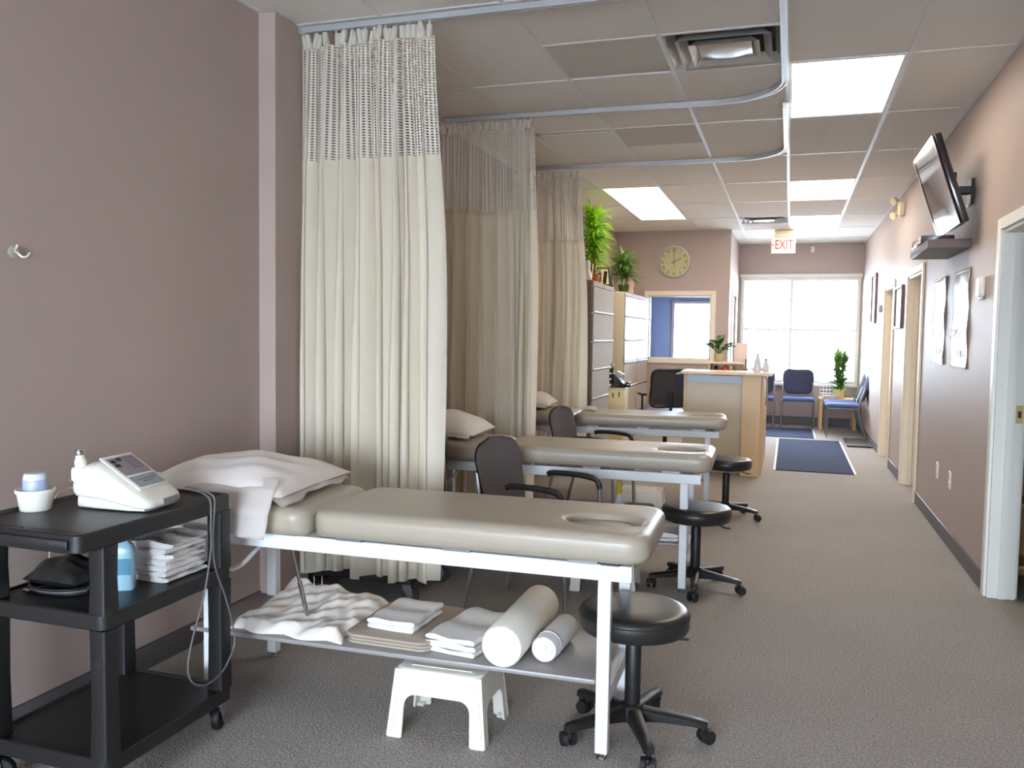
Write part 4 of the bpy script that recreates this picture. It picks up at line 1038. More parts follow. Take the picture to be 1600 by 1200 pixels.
cane_plant('potted_palm', 'tall bright green leafy plant on the nearest filing cabinet', (-2.03, 8.95, 1.917), 0.22, 0.74, 110, (0.16, 0.27), 0.014, M_leaf, pot_lathe([(0.06, 0), (0.065, 0.01), (0.08, 0.10), (0.085, 0.11), (0.075, 0.11), (0.07, 0.09), (0.01, 0.085)], M_terra), 5, 4, 0.05)
cane_plant('spider_plant', 'smaller arching green plant on the cabinet under the clock', (-2.01, 10.62, 1.907), 0.16, 0.40, 80, (0.20, 0.30), 0.012, M_leaf2, pot_lathe([(0.05, 0), (0.055, 0.01), (0.07, 0.10), (0.074, 0.105), (0.064, 0.105), (0.06, 0.09), (0.01, 0.085)], M_leaf3), 8, 3, 0.04)
# oddments on top of the nearest cabinet
tr = thing('serving_tray', 'terracotta coloured tray on top of the nearest filing cabinet', 'tray', (-1.99, 8.66, 1.9175))
b = new(); prev = None
for z, ins in ((0, 0.01), (0.016, 0), (0.018, 0.002), (0.006, 0.012)):
    cur = [b.verts.new((px, py, z)) for px, py in rrect(-0.075 + ins, 0.075 - ins, -0.20 + ins, 0.20 - ins, 0.03, 5)]
    if prev: bridge(b, prev, cur)
    else: b.faces.new(cur[::-1])
    prev = cur
b.faces.new(prev); obj('tray_body', b, M_terra, tr)
b = new(); lathe(b, [(0.03, 0), (0.045, 0.02), (0.05, 0.06), (0.035, 0.10), (0.02, 0.13), (0.026, 0.15), (0.03, 0.185), (0.02, 0.21), (0.005, 0.215)], 24)
tag(obj('ceramic_figurine', b, M_wplast, None, (-1.99, 8.53, 1.9245)), 'white ceramic figurine on the tray behind the far curtain', 'figurine')
def photo_frame(loc, rz, w, h, m, label):
    t = thing('photo_frame', label, 'photo frame', loc, rz, 'photo frames on the cabinet')
    tl = Rx(math.radians(-14)).to_euler()
    b = new()
    for a0, a1 in (((-w / 2, 0), (-w / 2 + 0.018, h)), ((w / 2 - 0.018, 0), (w / 2, h)), ((-w / 2 + 0.018, h - 0.018), (w / 2 - 0.018, h)), ((-w / 2 + 0.018, 0), (w / 2 - 0.018, 0.018))): box_mm(b, (a0[0], -0.008, a0[1]), (a1[0], 0.008, a1[1]), 0.002, 1)
    f_ = obj('frame', b, m, t, None, tl)
    b = new(); box_mm(b, (-w / 2 + 0.016, -0.002, 0.016), (w / 2 - 0.016, 0.004, h - 0.016)); obj('picture', b, M_pot, t, None, tl)
    b = new(); box_mm(b, (-0.02, 0.008, 0.0), (0.02, 0.012, h * 0.75)); obj('easel_leg', b, M_black, t, None, Rx(math.radians(12)).to_euler())
photo_frame((-1.97, 8.98, 1.917), math.radians(38), 0.10, 0.17, M_pot, 'cream photo frame under the bright plant')
photo_frame((-1.945, 9.16, 1.917), math.radians(38), 0.15, 0.21, M_black, 'larger black photo frame beside the bright plant')
photo_frame((-1.945, 9.36, 1.917), math.radians(38), 0.10, 0.12, M_black, 'small black photo frame at the cabinet corner')
b = new(); lathe(b, [(0.035, 0), (0.045, 0.015), (0.038, 0.06), (0.05, 0.10), (0.05, 0.14), (0.03, 0.17), (0.034, 0.19), (0.03, 0.21), (0.005, 0.212)], 22)
tag(obj('clay_jar', b, mat('blush_clay', rgb(206, 172, 150), 0.6, var=0.25, nscale=18), None, (-1.935, 10.66, 1.907)), 'blush coloured clay jar beside the smaller cabinet plant', 'jar')

# cream pedestal with a black telephone desk set
pd = thing('file_pedestal', 'slim cream pedestal with two brown marks in front of the cabinets', 'pedestal', (-1.58, 8.2, 0))
b = new(); box_mm(b, (-0.075, -0.12, 0), (0.075, 0.12, 0.855), 0.006, 2); obj('pedestal_body', b, mat('cream_pedestal', rgb(222, 206, 150), 0.5, var=0.12, nscale=8, stretch=(3, 3, 1)), pd)
b = new(); box_mm(b, (-0.08, -0.125, 0.855), (0.08, 0.125, 0.87), 0.004, 1); obj('pedestal_top', b, M_cabc, pd)
b = new()
for x, z in ((-0.03, 0.80), (0.03, 0.81)): bx(b, (x, -0.121, z), (0.012, 0.003, 0.05), 0.004, 2)
obj('brown_mark', b, M_stem, pd)
tp = thing('desk_telephone', 'black desk telephone set with white keys on the cream pedestal', 'telephone', (-1.58, 8.2, 0.87))
b = new(); prism(b, [(-0.07, 0), (0.07, 0), (0.07, 0.03), (-0.03, 0.13), (-0.07, 0.14)], 'y', -0.07, 0.07); obj('phone_base', b, M_tvblack, tp)
b = new(); tube(b, smooth_path([(-0.055, -0.085, 0.20), (-0.06, -0.085, 0.14), (-0.06, -0.085, 0.08), (-0.055, -0.085, 0.03)], 4), 0.018, 8); obj('handset', b, M_tvblack, tp)
for r in range(4):
    b = new(); bx(b, (-0.062, -0.104, 0.03 + 0.055 * r), (0.02, 0.006, 0.014), 0.002, 1); obj('white_key', b, M_paper, tp)
b = new(); bx(b, (0.02, 0.0, 0.145), (0.07, 0.09, 0.008), 0.002, 1, rot=Ry(0.5)); obj('note_card', b, M_paper, tp)
b = new(); bx(b, (0.09, -0.02, 0.03), (0.05, 0.06, 0.05), 0.008, 2); obj('card_reader', b, M_tvblack, tp)
b = new(); bx(b, (0.105, -0.03, 0.06), (0.04, 0.05, 0.006), 0.002, 1); obj('reader_slip', b, M_paper, tp)
b = new(); lathe(b, [(0.012, 0.20), (0.018, 0.21), (0.02, 0.225), (0.012, 0.242), (0.003, 0.245)], 14, (-0.05, -0.07, 0)); obj('wood_knob', b, M_maple, tp)

# ------------------------------------------------------------------ reception desk
dk = thing('reception_desk', 'maple reception desk with raised counter facing the treatment area', 'desk', (0, 0, 0))
def dpart(name, a, b_, m, bev=0.003, par=None):
    b = new(); box_mm(b, a, b_, bev, 1); return obj(name, b, m, par or dk)
dpart('front_panel', (-1.0, 8.80, 0.03), (-0.435, 8.83, 0.92), mat('pale_maple_laminate', rgb(206, 188, 162), 0.4, var=0.06, nscale=9, stretch=(14, 14, 1.2)))
dpart('kick_strip', (-1.0, 8.815, 0.0), (-0.435, 8.83, 0.06), M_greyp)
dpart('upper_strip', (-0.985, 8.785, 0.915), (-0.44, 8.815, 0.99), M_bluegrey)
dpart('left_gable', (-1.02, 8.79, 0.0), (-0.995, 9.35, 1.0), M_maple)
dpart('corner_post', (-0.435, 8.66, 0.0), (-0.255, 8.84, 1.0), M_maple)
dpart('wing_panel', (-0.262, 8.84, 0.0), (-0.235, 10.35, 1.0), M_maple)
dpart('counter_top', (-1.03, 8.60, 1.003), (-0.15, 9.06, 1.035), M_maple2, 0.006)
dpart('wing_counter', (-0.42, 9.06, 1.003), (-0.15, 10.4, 1.035), M_maple2, 0.006)
dpart('work_surface', (-0.995, 8.84, 0.72), (-0.262, 9.9, 0.745), M_maple2)
b = new(); tube(b, smooth_path([(-0.225, 8.80, 0.99), (-0.205, 8.80, 0.95), (-0.202, 8.80, 0.78), (-0.215, 8.80, 0.70)], 5), 0.008, 8); obj('counter_bracket', b, M_chrome, dk)
hu = thing('desk_hutch', 'small open wooden shelf box standing on the reception desk', 'shelf', (0, 0, 0))
dpart('hutch_top', (-0.84, 9.50, 1.085), (-0.45, 9.78, 1.105), M_maple2, 0.003, hu)
dpart('hutch_side', (-0.84, 9.50, 0.745), (-0.82, 9.78, 1.085), M_maple, 0.003, hu); dpart('hutch_side', (-0.47, 9.50, 0.745), (-0.45, 9.78, 1.085), M_maple, 0.003, hu)
dpart('hutch_back', (-0.82, 9.765, 0.745), (-0.47, 9.78, 1.085), M_maple, 0.002, hu); dpart('hutch_shelf', (-0.82, 9.50, 0.965), (-0.47, 9.765, 0.98), M_maple, 0.002, hu)
def figurine(loc, m, prof, name, label):
    b = new(); lathe(b, prof, 18); tag(obj(name, b, m, None, loc), label, 'figurine', 'trinkets in the desk shelf box')
figurine((-0.765, 9.56, 0.98), M_black, [(0.02, 0), (0.026, 0.02), (0.018, 0.05), (0.022, 0.065), (0.012, 0.085), (0.002, 0.088)], 'trinket', 'small black trinket in the desk shelf box')
figurine((-0.665, 9.56, 0.98), M_orange, [(0.015, 0), (0.04, 0.02), (0.044, 0.045), (0.03, 0.075), (0.008, 0.085), (0.006, 0.095)], 'toy_pumpkin', 'round orange trinket in the desk shelf box')
figurine((-0.605, 9.555, 0.98), M_ivory, [(0.018, 0), (0.026, 0.02), (0.014, 0.045), (0.022, 0.06), (0.02, 0.08), (0.004, 0.092)], 'trinket', 'small cream trinket in the desk shelf box')
# potted plant with broad leaves on the hutch
pp = thing('potted_plant', 'broad-leaved dark green plant in a cream pot on the desk', 'plant', (-0.745, 9.64, 1.105))
b = new(); lathe(b, [(0.036, 0), (0.04, 0.005), (0.052, 0.085), (0.055, 0.09), (0.048, 0.09), (0.044, 0.075), (0.005, 0.07)], 24); obj('pot', b, M_pot, pp)
rnd = random.Random(3)
for k in range(26):
    a = 2 * PI * k / 8.7 + rnd.uniform(-.2, .2); el = rnd.uniform(0.7, 1.45); L = rnd.uniform(0.08, 0.17)
    base = Vector((0, 0, 0.07)); tip = base + Vector((math.cos(a) * math.cos(el), math.sin(a) * math.cos(el), math.sin(el))) * L
    b = new(); tube(b, [base, (base + tip) / 2 + Vector((0, 0, 0.012)), tip], 0.0025, 5); st_ = obj('stalk', b, M_leaf2, pp)
    b = new(); blade(b, tip, a, rnd.uniform(0.2, 1.2), rnd.uniform(0.09, 0.13), 0.036, 1.5, 6); obj('leaf', b, M_leaf3, st_, ang=180)
# screen, sanitiser bottles on the counter
mo = thing('desk_monitor', 'pale computer screen seen from behind on the reception desk', 'monitor', (-0.54, 10.2, 0.745), math.radians(8))
b = new(); box_mm(b, (-0.11, -0.10, 0), (0.11, 0.08, 0.012), 0.005, 2); obj('monitor_foot', b, M_greyp, mo)
b = new(); box_mm(b, (-0.03, -0.01, 0.012), (0.03, 0.02, 0.38), 0.005, 2); obj('monitor_neck', b, M_greyp, mo)
b = new(); box_mm(b, (-0.075, -0.03, 0.34), (0.075, 0.0, 0.565), 0.008, 2); obj('monitor_shell', b, mat('blush_plastic', rgb(226, 206, 200), 0.4, var=0.02), mo)
pb = thing('pump_bottle', 'clear pump bottle standing on the desk counter', 'bottle', (-0.305, 8.95, 1.035))
b = new(); lathe(b, [(0.035, 0), (0.04, 0.006), (0.038, 0.06), (0.02, 0.14), (0.016, 0.16)], 20); obj('bottle_body', b, M_clear, pb)
b = new(); lathe(b, [(0.018, 0.16), (0.018, 0.18), (0.006, 0.182), (0.006, 0.21)], 14); bx(b, (0.012, 0, 0.214), (0.045, 0.016, 0.010), 0.003, 1); obj('pump_head', b, M_wplast, pb)
pb2 = thing('squeeze_bottle', 'short clear bottle beside the pump bottle on the counter', 'bottle', (-0.225, 8.99, 1.035))
b = new(); lathe(b, [(0.028, 0), (0.032, 0.005), (0.03, 0.07), (0.016, 0.10), (0.014, 0.115)], 18); obj('bottle_body', b, M_clear, pb2)
b = new(); lathe(b, [(0.016, 0.115), (0.016, 0.13), (0.005, 0.132)], 14); obj('bottle_cap', b, M_greyl, pb2)
b = new(); bx(b, (0, 0, 0.06), (0.02, 0.05, 0.12), 0.008, 2); bx(b, (0, 0, 0.008), (0.05, 0.07, 0.016), 0.006, 1)
tag(obj('tape_stand', b, M_darkwood, None, (-0.43, 9.2, 1.035)), 'dark upright holder on the desk counter by the shelf box', 'holder')
for k, (x, y, rz) in enumerate(((-0.30, 9.35, 0.1), (-0.28, 9.75, -0.1))):
    b = new(); bx(b, (0, 0, 0.01), (0.16, 0.22, 0.02), 0.002, 1); tag(obj('brochure_stack', b, M_paper, None, (x, y, 1.0355), (0, 0, rz)), ('nearer', 'farther')[k] + ' white paper stack on the side counter of the desk', 'papers', 'papers on the counter')
# office chair
oc = thing('office_chair', 'black mesh-backed office chair behind the reception desk', 'office chair', (-1.33, 9.75, 0), math.radians(200))
b = new(); pad(b, -0.24, 0.24, -0.24, 0.24, 0.08, 0.47, 0.54, 0.03); obj('seat', b, M_blackv, oc, ang=60)
b = new()
def mesh_back(u, v):
    x = 2 * u - 1; z = v; hw = 0.215 * (0.92 + 0.08 * math.sin(z * PI)) * (1 if z < 0.85 else 1 - ((z - 0.85) / 0.15) ** 3 * 0.15)
    return Vector((x * hw, 0.235 + 0.06 * z - 0.05 * x * x, 0.60 + 0.40 * z))
surf(b, mesh_back, 14, 14); bmesh.ops.solidify(b, geom=b.faces[:], thickness=0.008); obj('mesh_back', b, mat('black_mesh', rgb(88, 80, 82), 0.8, var=0.25, nscale=200), oc, ang=180)
b = new(); tube(b, smooth_path([(-0.205, 0.205, 0.60), (-0.215, 0.225, 0.80), (-0.195, 0.25, 0.985), (0, 0.30, 1.005), (0.195, 0.25, 0.985), (0.215, 0.225, 0.80), (0.205, 0.205, 0.60), (0, 0.24, 0.59), (-0.205, 0.205, 0.60)], 5), 0.012, 8); obj('back_frame', b, M_black, oc)
b = new(); tube(b, [(0, 0.10, 0.46), (0, 0.27, 0.48), (0, 0.27, 0.75)], 0.018, 8); obj('back_spine', b, M_black, oc)
for s in (-1, 1):
    b = new(); tube(b, [(s * 0.2, 0, 0.48), (s * 0.27, 0, 0.5), (s * 0.27, 0, 0.70)], 0.013, 8); ar = obj('arm_post', b, M_black, oc)
    b = new(); bx(b, (s * 0.27, -0.02, 0.715), (0.07, 0.24, 0.03), 0.012, 2); obj('arm_pad', b, M_black, ar)
b = new(); cyl(b, (0, 0, 0.08), (0, 0, 0.47), 0.025); obj('gas_column', b, M_black, oc)
for k in range(5):
    a = 2 * PI * k / 5; b = new(); tube(b, [(0.02 * math.cos(a), 0.02 * math.sin(a), 0.09), (0.29 * math.cos(a), 0.29 * math.sin(a), 0.07)], 0.017, 8); l = obj('base_arm', b, M_black, oc)
    b = new(); c = Vector((0.28 * math.cos(a), 0.28 * math.sin(a), 0.028)); cyl(b, c + Vector((-0.02, 0, 0)), c + Vector((0.02, 0, 0)), 0.028); obj('caster', b, M_rubber, l)
cu_ = thing('document_stand', 'slanted blue-grey stand with pale top edge behind the desk end', 'stand', (-1.09, 9.2, 0.745))
# (its rim and face)
b = new(); bx(b, (0.03, 0, 0.125), (0.16, 0.03, 0.25), 0.02, 3, rot=Ry(-0.25)); obj('stand_face', b, M_bluef2, cu_)
b = new(); bx(b, (0.0, 0, 0.245), (0.12, 0.035, 0.02), 0.008, 2, rot=Ry(-0.25)); obj('stand_rim', b, M_bluegrey, cu_)

# ------------------------------------------------------------------ wall clock
ck = thing('wall_clock', 'round wall clock with parchment dial above the office window', 'clock', (-1.595, PY, 2.43))
b = new(); lathe(b, [(0.20, 0.0), (0.226, 0.0), (0.228, 0.02), (0.222, 0.036), (0.208, 0.036), (0.203, 0.018), (0.20, 0.0165), (0.20, 0.0)], 56, caps=False); obj('clock_rim', b, mat('pewter_rim', rgb(150, 146, 138), 0.3, 0.7, var=0.05), ck, None, (PI / 2, 0, 0))
b = new(); lathe(b, [(0.204, 0.004), (0.204, 0.016), (0.001, 0.016)], 56); dl = obj('dial', b, M_clockface, ck, None, (PI / 2, 0, 0))
for k, s in enumerate(('XII', 'I', 'II', 'III', 'IV', 'V', 'VI', 'VII', 'VIII', 'IX', 'X', 'XI')):
    a = PI / 2 - 2 * PI * k / 12; text_mesh('numeral', s, 0.06, M_stem, dl, (0.165 * math.cos(a), 0.165 * math.sin(a), 0.0165), (0, 0, a - PI / 2), 0.0005, 0.8)
for nm, ang_, L, w in (('hour_hand', 30.0, 0.11, 0.008), ('minute_hand', 93.0, 0.155, 0.006)):
    b = new(); bx(b, (L / 2 - 0.02, 0, 0.019), (L + 0.04, w, 0.002)); obj(nm, b, M_black, ck, None, (PI / 2, -math.radians(ang_), 0))
b = new(); bx(b, (0.03, 0, 0.0215), (0.13, 0.003, 0.0015)); obj('second_hand', b, M_black, ck, None, (PI / 2, -math.radians(-88), 0))

# ------------------------------------------------------------------ exit sign, alarm box, emergency light
ex = thing('exit_sign', 'white EXIT sign with red letters hanging from the ceiling', 'exit sign', (-0.13, 12.4, ZC))
b = new(); box_mm(b, (-0.12, -0.04, -0.10), (0.12, 0.04, -0.002), 0.006, 1); obj('sign_canopy', b, M_ivory, ex)
b = new(); box_mm(b, (-0.16, -0.03, -0.315), (0.16, 0.03, -0.10), 0.008, 2); hs = obj('sign_housing', b, M_exit, ex)
text_mesh('exit_letters', 'EXIT', 0.18, M_red, hs, (0.008, -0.032, -0.207), (PI / 2, 0, 0), 0.0015, 0.66)
b = new(); prism(b, [(-0.15, -0.205), (-0.135, -0.185), (-0.135, -0.225)], 'y', -0.032, -0.0295); obj('direction_arrow', b, M_red, hs)
b = new(); bx(b, (0, -0.02, 0), (0.055, 0.04, 0.09), 0.006, 2); al = obj('alarm_sensor', b, M_wplast, None, (0.295, Y1 - 0.001, 2.775)); tag(al, 'small white sensor box on the back wall above the window', 'sensor')
el = thing('emergency_light', 'ivory emergency light with two lamp heads near the ceiling', 'emergency light', (XR, 9.45, 2.70))
b = new(); box_mm(b, (-0.05, -0.10, -0.075), (0, 0.10, 0.055), 0.01, 2); obj('light_box', b, M_ivory, el)
for y, z in ((0.12, 0.09), (0.10, -0.06)):
    b = new(); lathe(b, [(0.015, -0.045), (0.028, -0.03), (0.04, 0.012), (0.04, 0.02), (0.032, 0.022), (0.005, 0.015)], 20); h_ = obj('lamp_head', b, M_ivory, el, (-0.085, y - 0.05, z), (0, -PI / 2 - 0.4, 0.6))
    b = new(); tube(b, [(-0.03, 0.02, z * 0.5), (-0.07, y - 0.05, z)], 0.01, 6); obj('lamp_arm', b, M_ivory, el)

# ------------------------------------------------------------------ television on its bracket, shelf and player
tv = thing('wall_television', 'flat black television tilted out from the right wall', 'television', (0.855, 6.03, 2.335), 0)
tilt = -math.atan2(0.175, 0.53)
root_rot = (0, tilt, 0)
W_, H_ = 0.80, 0.555
b = new(); box_mm(b, (-0.0, -W_ / 2, -H_ / 2), (0.045, W_ / 2, H_ / 2), 0.01, 2); tc_ = obj('television_case', b, M_tvblack, tv, None, root_rot)
b = new()
for a0, a1 in (((-W_ / 2, -H_ / 2), (-W_ / 2 + 0.026, H_ / 2)), ((W_ / 2 - 0.026, -H_ / 2), (W_ / 2, H_ / 2)), ((-W_ / 2 + 0.026, H_ / 2 - 0.026), (W_ / 2 - 0.026, H_ / 2)), ((-W_ / 2 + 0.026, -H_ / 2), (W_ / 2 - 0.026, -H_ / 2 + 0.04))): box_mm(b, (-0.010, a0[0], a0[1]), (0.0, a1[0], a1[1]), 0.003, 1)
obj('bezel', b, M_tvblack, tc_)
b = new(); box_mm(b, (-0.006, -W_ / 2 + 0.026, -H_ / 2 + 0.04), (0.0, W_ / 2 - 0.026, H_ / 2 - 0.026)); obj('screen', b, M_screen, tc_)
b = new(); bx(b, (0.135, -0.05, -0.02), (0.16, 0.05, 0.05), 0.006, 1); bx(b, (0.075, 0, -0.02), (0.03, 0.30, 0.20), 0.004, 1); bx(b, (0.188, -0.03, -0.03), (0.014, 0.14, 0.16), 0.003, 1); obj('wall_bracket', b, M_black, tv)
sh = thing('wall_shelf', 'dark brown floating shelf on the right wall under the television', 'shelf', (0, 0, 0))
b = new(); box_mm(b, (0.805, 5.93, 1.955), (XR, 6.75, 2.012), 0.003, 1); obj('shelf_board', b, M_darkwood, sh)
b = new(); box_mm(b, (0.803, 5.928, 2.0), (XR, 6.752, 2.0121), 0.002, 1); obj('shelf_top_veneer', b, M_darkwood, sh)
pl_ = thing('media_player', 'slim black media player on the dark floating shelf', 'media player', (0.90, 6.42, 2.012))
b = new(); box_mm(b, (-0.10, -0.22, 0.004), (0.10, 0.22, 0.055), 0.004, 1); obj('player_case', b, M_tvblack, pl_)
b = new(); box_mm(b, (-0.102, -0.20, 0.018), (-0.0995, 0.12, 0.034)); obj('player_window', b, M_silver, pl_)
for sx in (-1, 1):
    for sy in (-1, 1):
        b = new(); cyl(b, (sx * 0.08, sy * 0.19, 0), (sx * 0.08, sy * 0.19, 0.006), 0.01, 0.01, 10); obj('player_foot', b, M_rubber, pl_)

# ------------------------------------------------------------------ papers, switches, frames on the right wall
def poster(y0, y1, z0, z1, seed, label):
    t = thing('paper_poster', label, 'poster', (XR, (y0 + y1) / 2, (z0 + z1) / 2), 0, 'paper posters on the right wall')
    w, h = (y1 - y0) / 2, (z1 - z0) / 2
    b = new(); surf(b, lambda u, v: Vector((-0.004 - 0.010 * math.sin(v * 7 + seed) ** 2 * abs(2 * u - 1), -w + 2 * w * u, -h + 2 * h * v)), 12, 20); bmesh.ops.solidify(b, geom=b.faces[:], thickness=0.001); sht = obj('paper_sheet', b, M_gloss, t, ang=180)
    b = new()
    for k in range(26):
        f = k / 25; bx(b, (-0.0175, -w * 0.92 + 1.84 * w * f, -h * 0.30 + 0.02 * math.sin(f * 21 + seed) + 0.015 * math.sin(f * 50)), (0.001, 0.022, 0.012))
    obj('skyline_print', b, mat('blue_grey_ink', rgb(130, 140, 158), 0.7, var=0.3, nscale=60), t)
    b = new()
    for k in range(5): bx(b, (-0.0165, -w * 0.5 + 0.04 * k, -h * 0.72 + 0.01 * (k % 2)), (0.001, 0.03, 0.05), 0.0)
    obj('pale_print', b, mat('pale_blue_ink', rgb(196, 208, 226), 0.7, var=0.15, nscale=60), t)
    return t
poster(6.72, 7.22, 1.205, 1.84, 1.0, 'narrow white paper poster, farther of the two under the shelf')
poster(5.88, 6.42, 1.20, 1.838, 2.2, 'narrow white paper poster, nearer of the two under the shelf')
def plate(y, z, label):
    t = thing('outlet_plate', label, 'outlet', (XR, y, z), 0, 'white wall outlets')
    b = new(); bx(b, (-0.003, 0, 0), (0.006, 0.072, 0.118), 0.002, 1); obj('cover_plate', b, M_wplast, t)
    for s in (-1, 1):
        b = new(); bx(b, (-0.0065, 0, s * 0.026), (0.003, 0.034, 0.03), 0.001, 1); so_ = obj('socket', b, M_wplast, t)
        for q in (-1, 1):
            b = new(); bx(b, (-0.0082, q * 0.007, s * 0.028), (0.001, 0.003, 0.010)); obj('slot', b, M_dark, so_)
plate(6.78, 0.433, 'white outlet plate low on the right wall, the farther of the pair')
plate(6.27, 0.443, 'white outlet plate low on the right wall, the nearer of the pair')
plate(11.5, 0.43, 'white outlet plate low on the wall past the last doorway')
th = thing('thermostat', 'white thermostat on the right wall beside the open doorway', 'thermostat', (XR, 5.52, 1.69))
b = new(); bx(b, (-0.014, 0, 0), (0.028, 0.115, 0.115), 0.008, 2); obj('thermostat_case', b, M_wplast, th)
b = new(); bx(b, (-0.0285, 0.018, 0.012), (0.002, 0.06, 0.05), 0.001, 1); obj('thermostat_display', b, M_lcd, th)
b = new(); bx(b, (-0.012, 0, -0.066), (0.02, 0.05, 0.018), 0.004, 1); obj('thermostat_lip', b, M_wplast, th)
def wframe(y0, y1, z0, z1, label, d=0.03):
    t = thing('picture_frame', label, 'picture frame', (XR, (y0 + y1) / 2, (z0 + z1) / 2), 0, 'dark picture frames on the right wall')
    w, h = (y1 - y0) / 2, (z1 - z0) / 2; b = new()
    for a0, a1 in (((-w, -h), (-w + 0.025, h)), ((w - 0.025, -h), (w, h)), ((-w + 0.025, h - 0.025), (w - 0.025, h)), ((-w + 0.025, -h), (w - 0.025, -h + 0.025))): box_mm(b, (-d, a0[0], a0[1]), (0, a1[0], a1[1]), 0.003, 1)
    obj('frame', b, M_darkwood, t)
    b = new(); box_mm(b, (-0.012, -w + 0.025, -h + 0.025), (-0.002, w - 0.025, h - 0.025)); obj('print', b, M_paper, t)
wframe(9.12, 9.70, 1.49, 1.92, 'dark framed picture between the two cream doorways')
wframe(11.9, 12.45, 1.585, 2.24, 'dark framed picture near the back window')
b = new(); bx(b, (-0.02, 0, 0), (0.04, 0.11, 0.09), 0.006, 2); sw_ = obj('wall_switch_box', b, M_greyp, None, (XR, 11.25, 1.75)); tag(sw_, 'small grey control box on the wall past the last doorway', 'control box')

# coat hook on the left wall
hk = thing('coat_hook', 'small brushed metal coat hook on the left wall', 'coat hook', (XL, 2.15, 1.62))
b = new(); lathe(b, [(0.020, 0), (0.021, 0.004), (0.012, 0.009), (0.008, 0.010)], 20); obj('hook_plate', b, M_silver, hk, None, (0, PI / 2, 0))
b = new(); tube(b, smooth_path([(0.006, 0, 0.004), (0.022, 0, -0.004), (0.034, 0.006, -0.016), (0.048, 0.012, -0.014), (0.056, 0.016, -0.001)], 6), 0.0042, 8); obj('hook_arm', b, M_silver, hk)
b = new(); tube(b, smooth_path([(0.006, 0, 0.006), (0.016, 0, 0.014), (0.02, 0, 0.024)], 5), 0.0042, 8); obj('hook_top', b, M_silver, hk)

# ------------------------------------------------------------------ waiting area
def make_wait():
    t = thing('waiting_chair', '', 'chair', (0, 0, 0), 0, 'blue waiting room chairs')     # faces -y locally
    b = new(); pad(b, -0.235, 0.235, -0.24, 0.22, 0.05, 0.415, 0.475, 0.04); obj('seat', b, M_bluef, t, ang=60)
    b = new()
    def back(sg):
        def f(u, v):
            x, z = 2 * u - 1, v; hw = 0.215 + 0.022 * math.sin((z - 0.2) * PI / 0.9)
            e = max(0.0, (abs(x) - 0.55) / 0.45) ** 3
            k = (1 - abs(x) ** 8) * (1 - abs(2 * z - 1) ** 8)
            return Vector((x * hw, 0.215 + 0.11 * z - 0.03 * x * x * -1 + sg * (0.003 + 0.022 * k), 0.505 + 0.385 * z - 0.045 * e * (2 * z - 1)))
        return f
    surf(b, back(1), 18, 18); surf(b, back(-1), 18, 18); bmesh.ops.remove_doubles(b, verts=b.verts, dist=0.002); obj('backrest', b, M_bluef2, t, ang=70)
    for s in (-1, 1):
        x = s * 0.235
        b = new(); tube(b, smooth_path([(x, -0.22, 0.0), (x, -0.215, 0.25), (x, -0.21, 0.43)], 4), 0.011, 8); obj('leg', b, M_steel, t)
        b = new(); tube(b, smooth_path([(x, 0.30, 0.0), (x, 0.22, 0.22), (x, 0.185, 0.42), (x * 0.97, 0.22, 0.56), (x * 0.93, 0.265, 0.70)], 5), 0.011, 8); obj('leg', b, M_steel, t)
        b = new(); tube(b, [(x, -0.21, 0.41), (x, 0.19, 0.41)], 0.009, 8); obj('side_rail', b, M_steel, t)
    b = new(); tube(b, [(-0.235, 0.15, 0.41), (0.235, 0.15, 0.41)], 0.009, 8); obj('cross_rail', b, M_steel, t)
    return t
wc = make_wait(); wc.location = (0.145, 13.78, 0); wc['label'] = 'blue waiting chair centred under the back window'
dup(wc, (-0.44, 13.78, 0), 0, 'blue waiting chair under the back window, half hidden by the desk')
dup(wc, (0.745, 12.78, 0), -PI / 2, 'blue waiting chair against the right wall, nearest the boot mat')
dup(wc, (0.745, 13.32, 0), -PI / 2, 'blue waiting chair against the right wall, nearest the side table')
stb = thing('side_table', 'low wooden side table in the corner by the back window', 'table', (0.72, 13.93, 0))
b = new(); box_mm(b, (-0.27, -0.26, 0.44), (0.27, 0.25, 0.47), 0.004, 1); obj('tabletop', b, M_wood, stb)
for x in (-0.24, 0.24):
    for y in (-0.23, 0.22):
        b = new(); box_mm(b, (x - 0.025, y - 0.025, 0), (x + 0.025, y + 0.025, 0.44), 0.003, 1); obj('leg', b, M_wood, stb)
b = new(); box_mm(b, (-0.215, -0.235, 0.38), (0.215, -0.22, 0.44), 0.002, 1); obj('apron', b, M_wood, stb)
mg = thing('magazine_rack', 'white printed magazine standing up on the side table', 'magazine', (0.56, 13.93, 0.47), 0.1)
b = new(); bx(b, (0, 0, 0.10), (0.19, 0.012, 0.20), 0.002, 1, rot=Rx(-0.15)); obj('cover', b, M_paper, mg)
for k in range(12):
    b = new(); bx(b, (-0.072 + 0.048 * (k % 4), -0.0075 + 0.15 * (0.04 + 0.055 * (k // 4) - 0.1), 0.04 + 0.055 * (k // 4)), (0.034, 0.004, 0.03), rot=Rx(-0.15)); obj('cover_print', b, mat('print_ink', rgb(120, 100, 110), 0.6, var=0.6, nscale=40), mg)
for k in range(4):
    b = new(); bx(b, (0, 0, 0.006), (0.20, 0.15, 0.011), 0.002, 1); o = obj('magazine', b, M_paper if k % 2 else M_greyl, None, (0.60, 13.78, 0.4703 + 0.0115 * k), (0, 0, 0.15 * (k - 1)))
    tag(o, ('bottom', 'second', 'third', 'top')[k] + ' magazine of the flat pile on the side table', 'magazine', 'magazines on the side table')
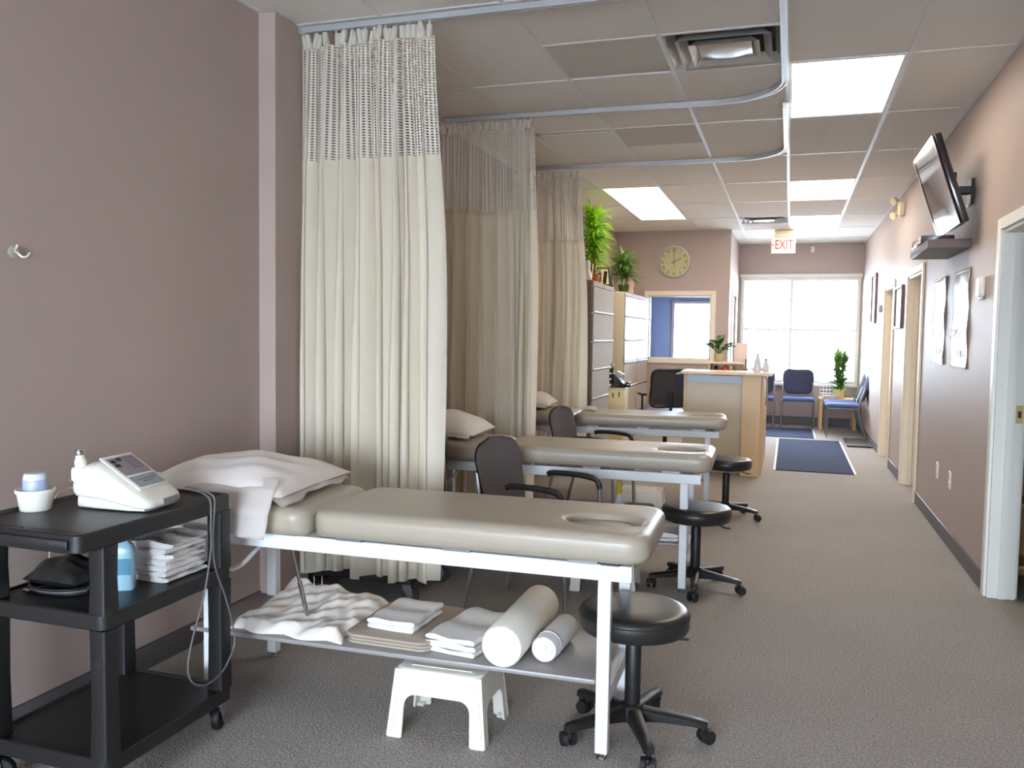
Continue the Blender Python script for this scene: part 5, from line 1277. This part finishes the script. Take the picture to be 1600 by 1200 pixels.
cane_plant('potted_dracaena', 'leafy green plant on the side table before the back window', (0.74, 13.95, 0.47), 0.14, 0.62, 120, (0.16, 0.24), 0.018, M_leaf2, pot_lathe([(0.07, 0), (0.075, 0.01), (0.09, 0.12), (0.095, 0.13), (0.085, 0.13), (0.08, 0.11), (0.01, 0.10)], M_pot), 12, 3, 0.07, 0.9)
# mats on the floor
def floor_mat(x0, x1, y0, y1, label, edge=True):
    t = thing('floor_mat', label, 'mat', ((x0 + x1) / 2, (y0 + y1) / 2, 0), 0, 'blue-grey floor mats')
    w, l = (x1 - x0) / 2, (y1 - y0) / 2
    b = new(); bx(b, (0, 0, 0.005), (2 * w, 2 * l, 0.009), 0.003, 1); obj('mat_pile', b, M_rug, t)
    for s in (-1, 1):
        b = new(); bx(b, (s * (w + 0.012), 0, 0.003), (0.026, 2 * l, 0.005), 0.002, 1); obj('mat_edge', b, M_rugedge, t)
floor_mat(-0.10, 0.665, 9.20, 12.10, 'larger blue-grey floor mat on the walkway beside the desk')
floor_mat(-0.62, 0.36, 12.32, 13.60, 'smaller blue-grey floor mat before the waiting chairs')
bt = thing('boot_tray', 'dark brown boot tray on the carpet by the right wall', 'boot tray', (0.885, 12.0, 0))
b = new(); prev = None
for z, ins in ((0, 0.008), (0.018, 0), (0.02, 0.004), (0.006, 0.014)):
    cur = [b.verts.new((px, py, z)) for px, py in rrect(-0.155 + ins, 0.15 - ins, -0.44 + ins, 0.44 - ins, 0.02, 4)]
    if prev: bridge(b, prev, cur)
    else: b.faces.new(cur[::-1])
    prev = cur
b.faces.new(prev); obj('tray_body', b, mat('brown_rubber', rgb(66, 54, 54), 0.7, var=0.3, nscale=40), bt)
for k in range(4):
    b = new(); bx(b, (0, -0.3 + 0.2 * k, 0.008), (0.24, 0.015, 0.006), 0.002, 1); obj('tray_rib', b, M_steel, bt)

# ------------------------------------------------------------------ shelving glimpsed through the open doorway
bs = thing('bookcase', 'wooden bookcase glimpsed through the open doorway at right', 'bookcase', (1.20, 5.35, 0))
b = new(); box_mm(b, (0.0, 0.28, 0), (1.2, 0.30, 1.9)); obj('bookcase_back', b, M_wood, bs)
for x in (0.0, 1.18): 
    b = new(); box_mm(b, (x, 0, 0), (x + 0.02, 0.28, 1.9), 0.002, 1); obj('bookcase_side', b, M_wood, bs)
for k in range(6):
    b = new(); box_mm(b, (0.02, 0, 0.10 + 0.355 * k), (1.18, 0.28, 0.12 + 0.355 * k), 0.002, 1); obj('bookcase_shelf', b, M_wood, bs)
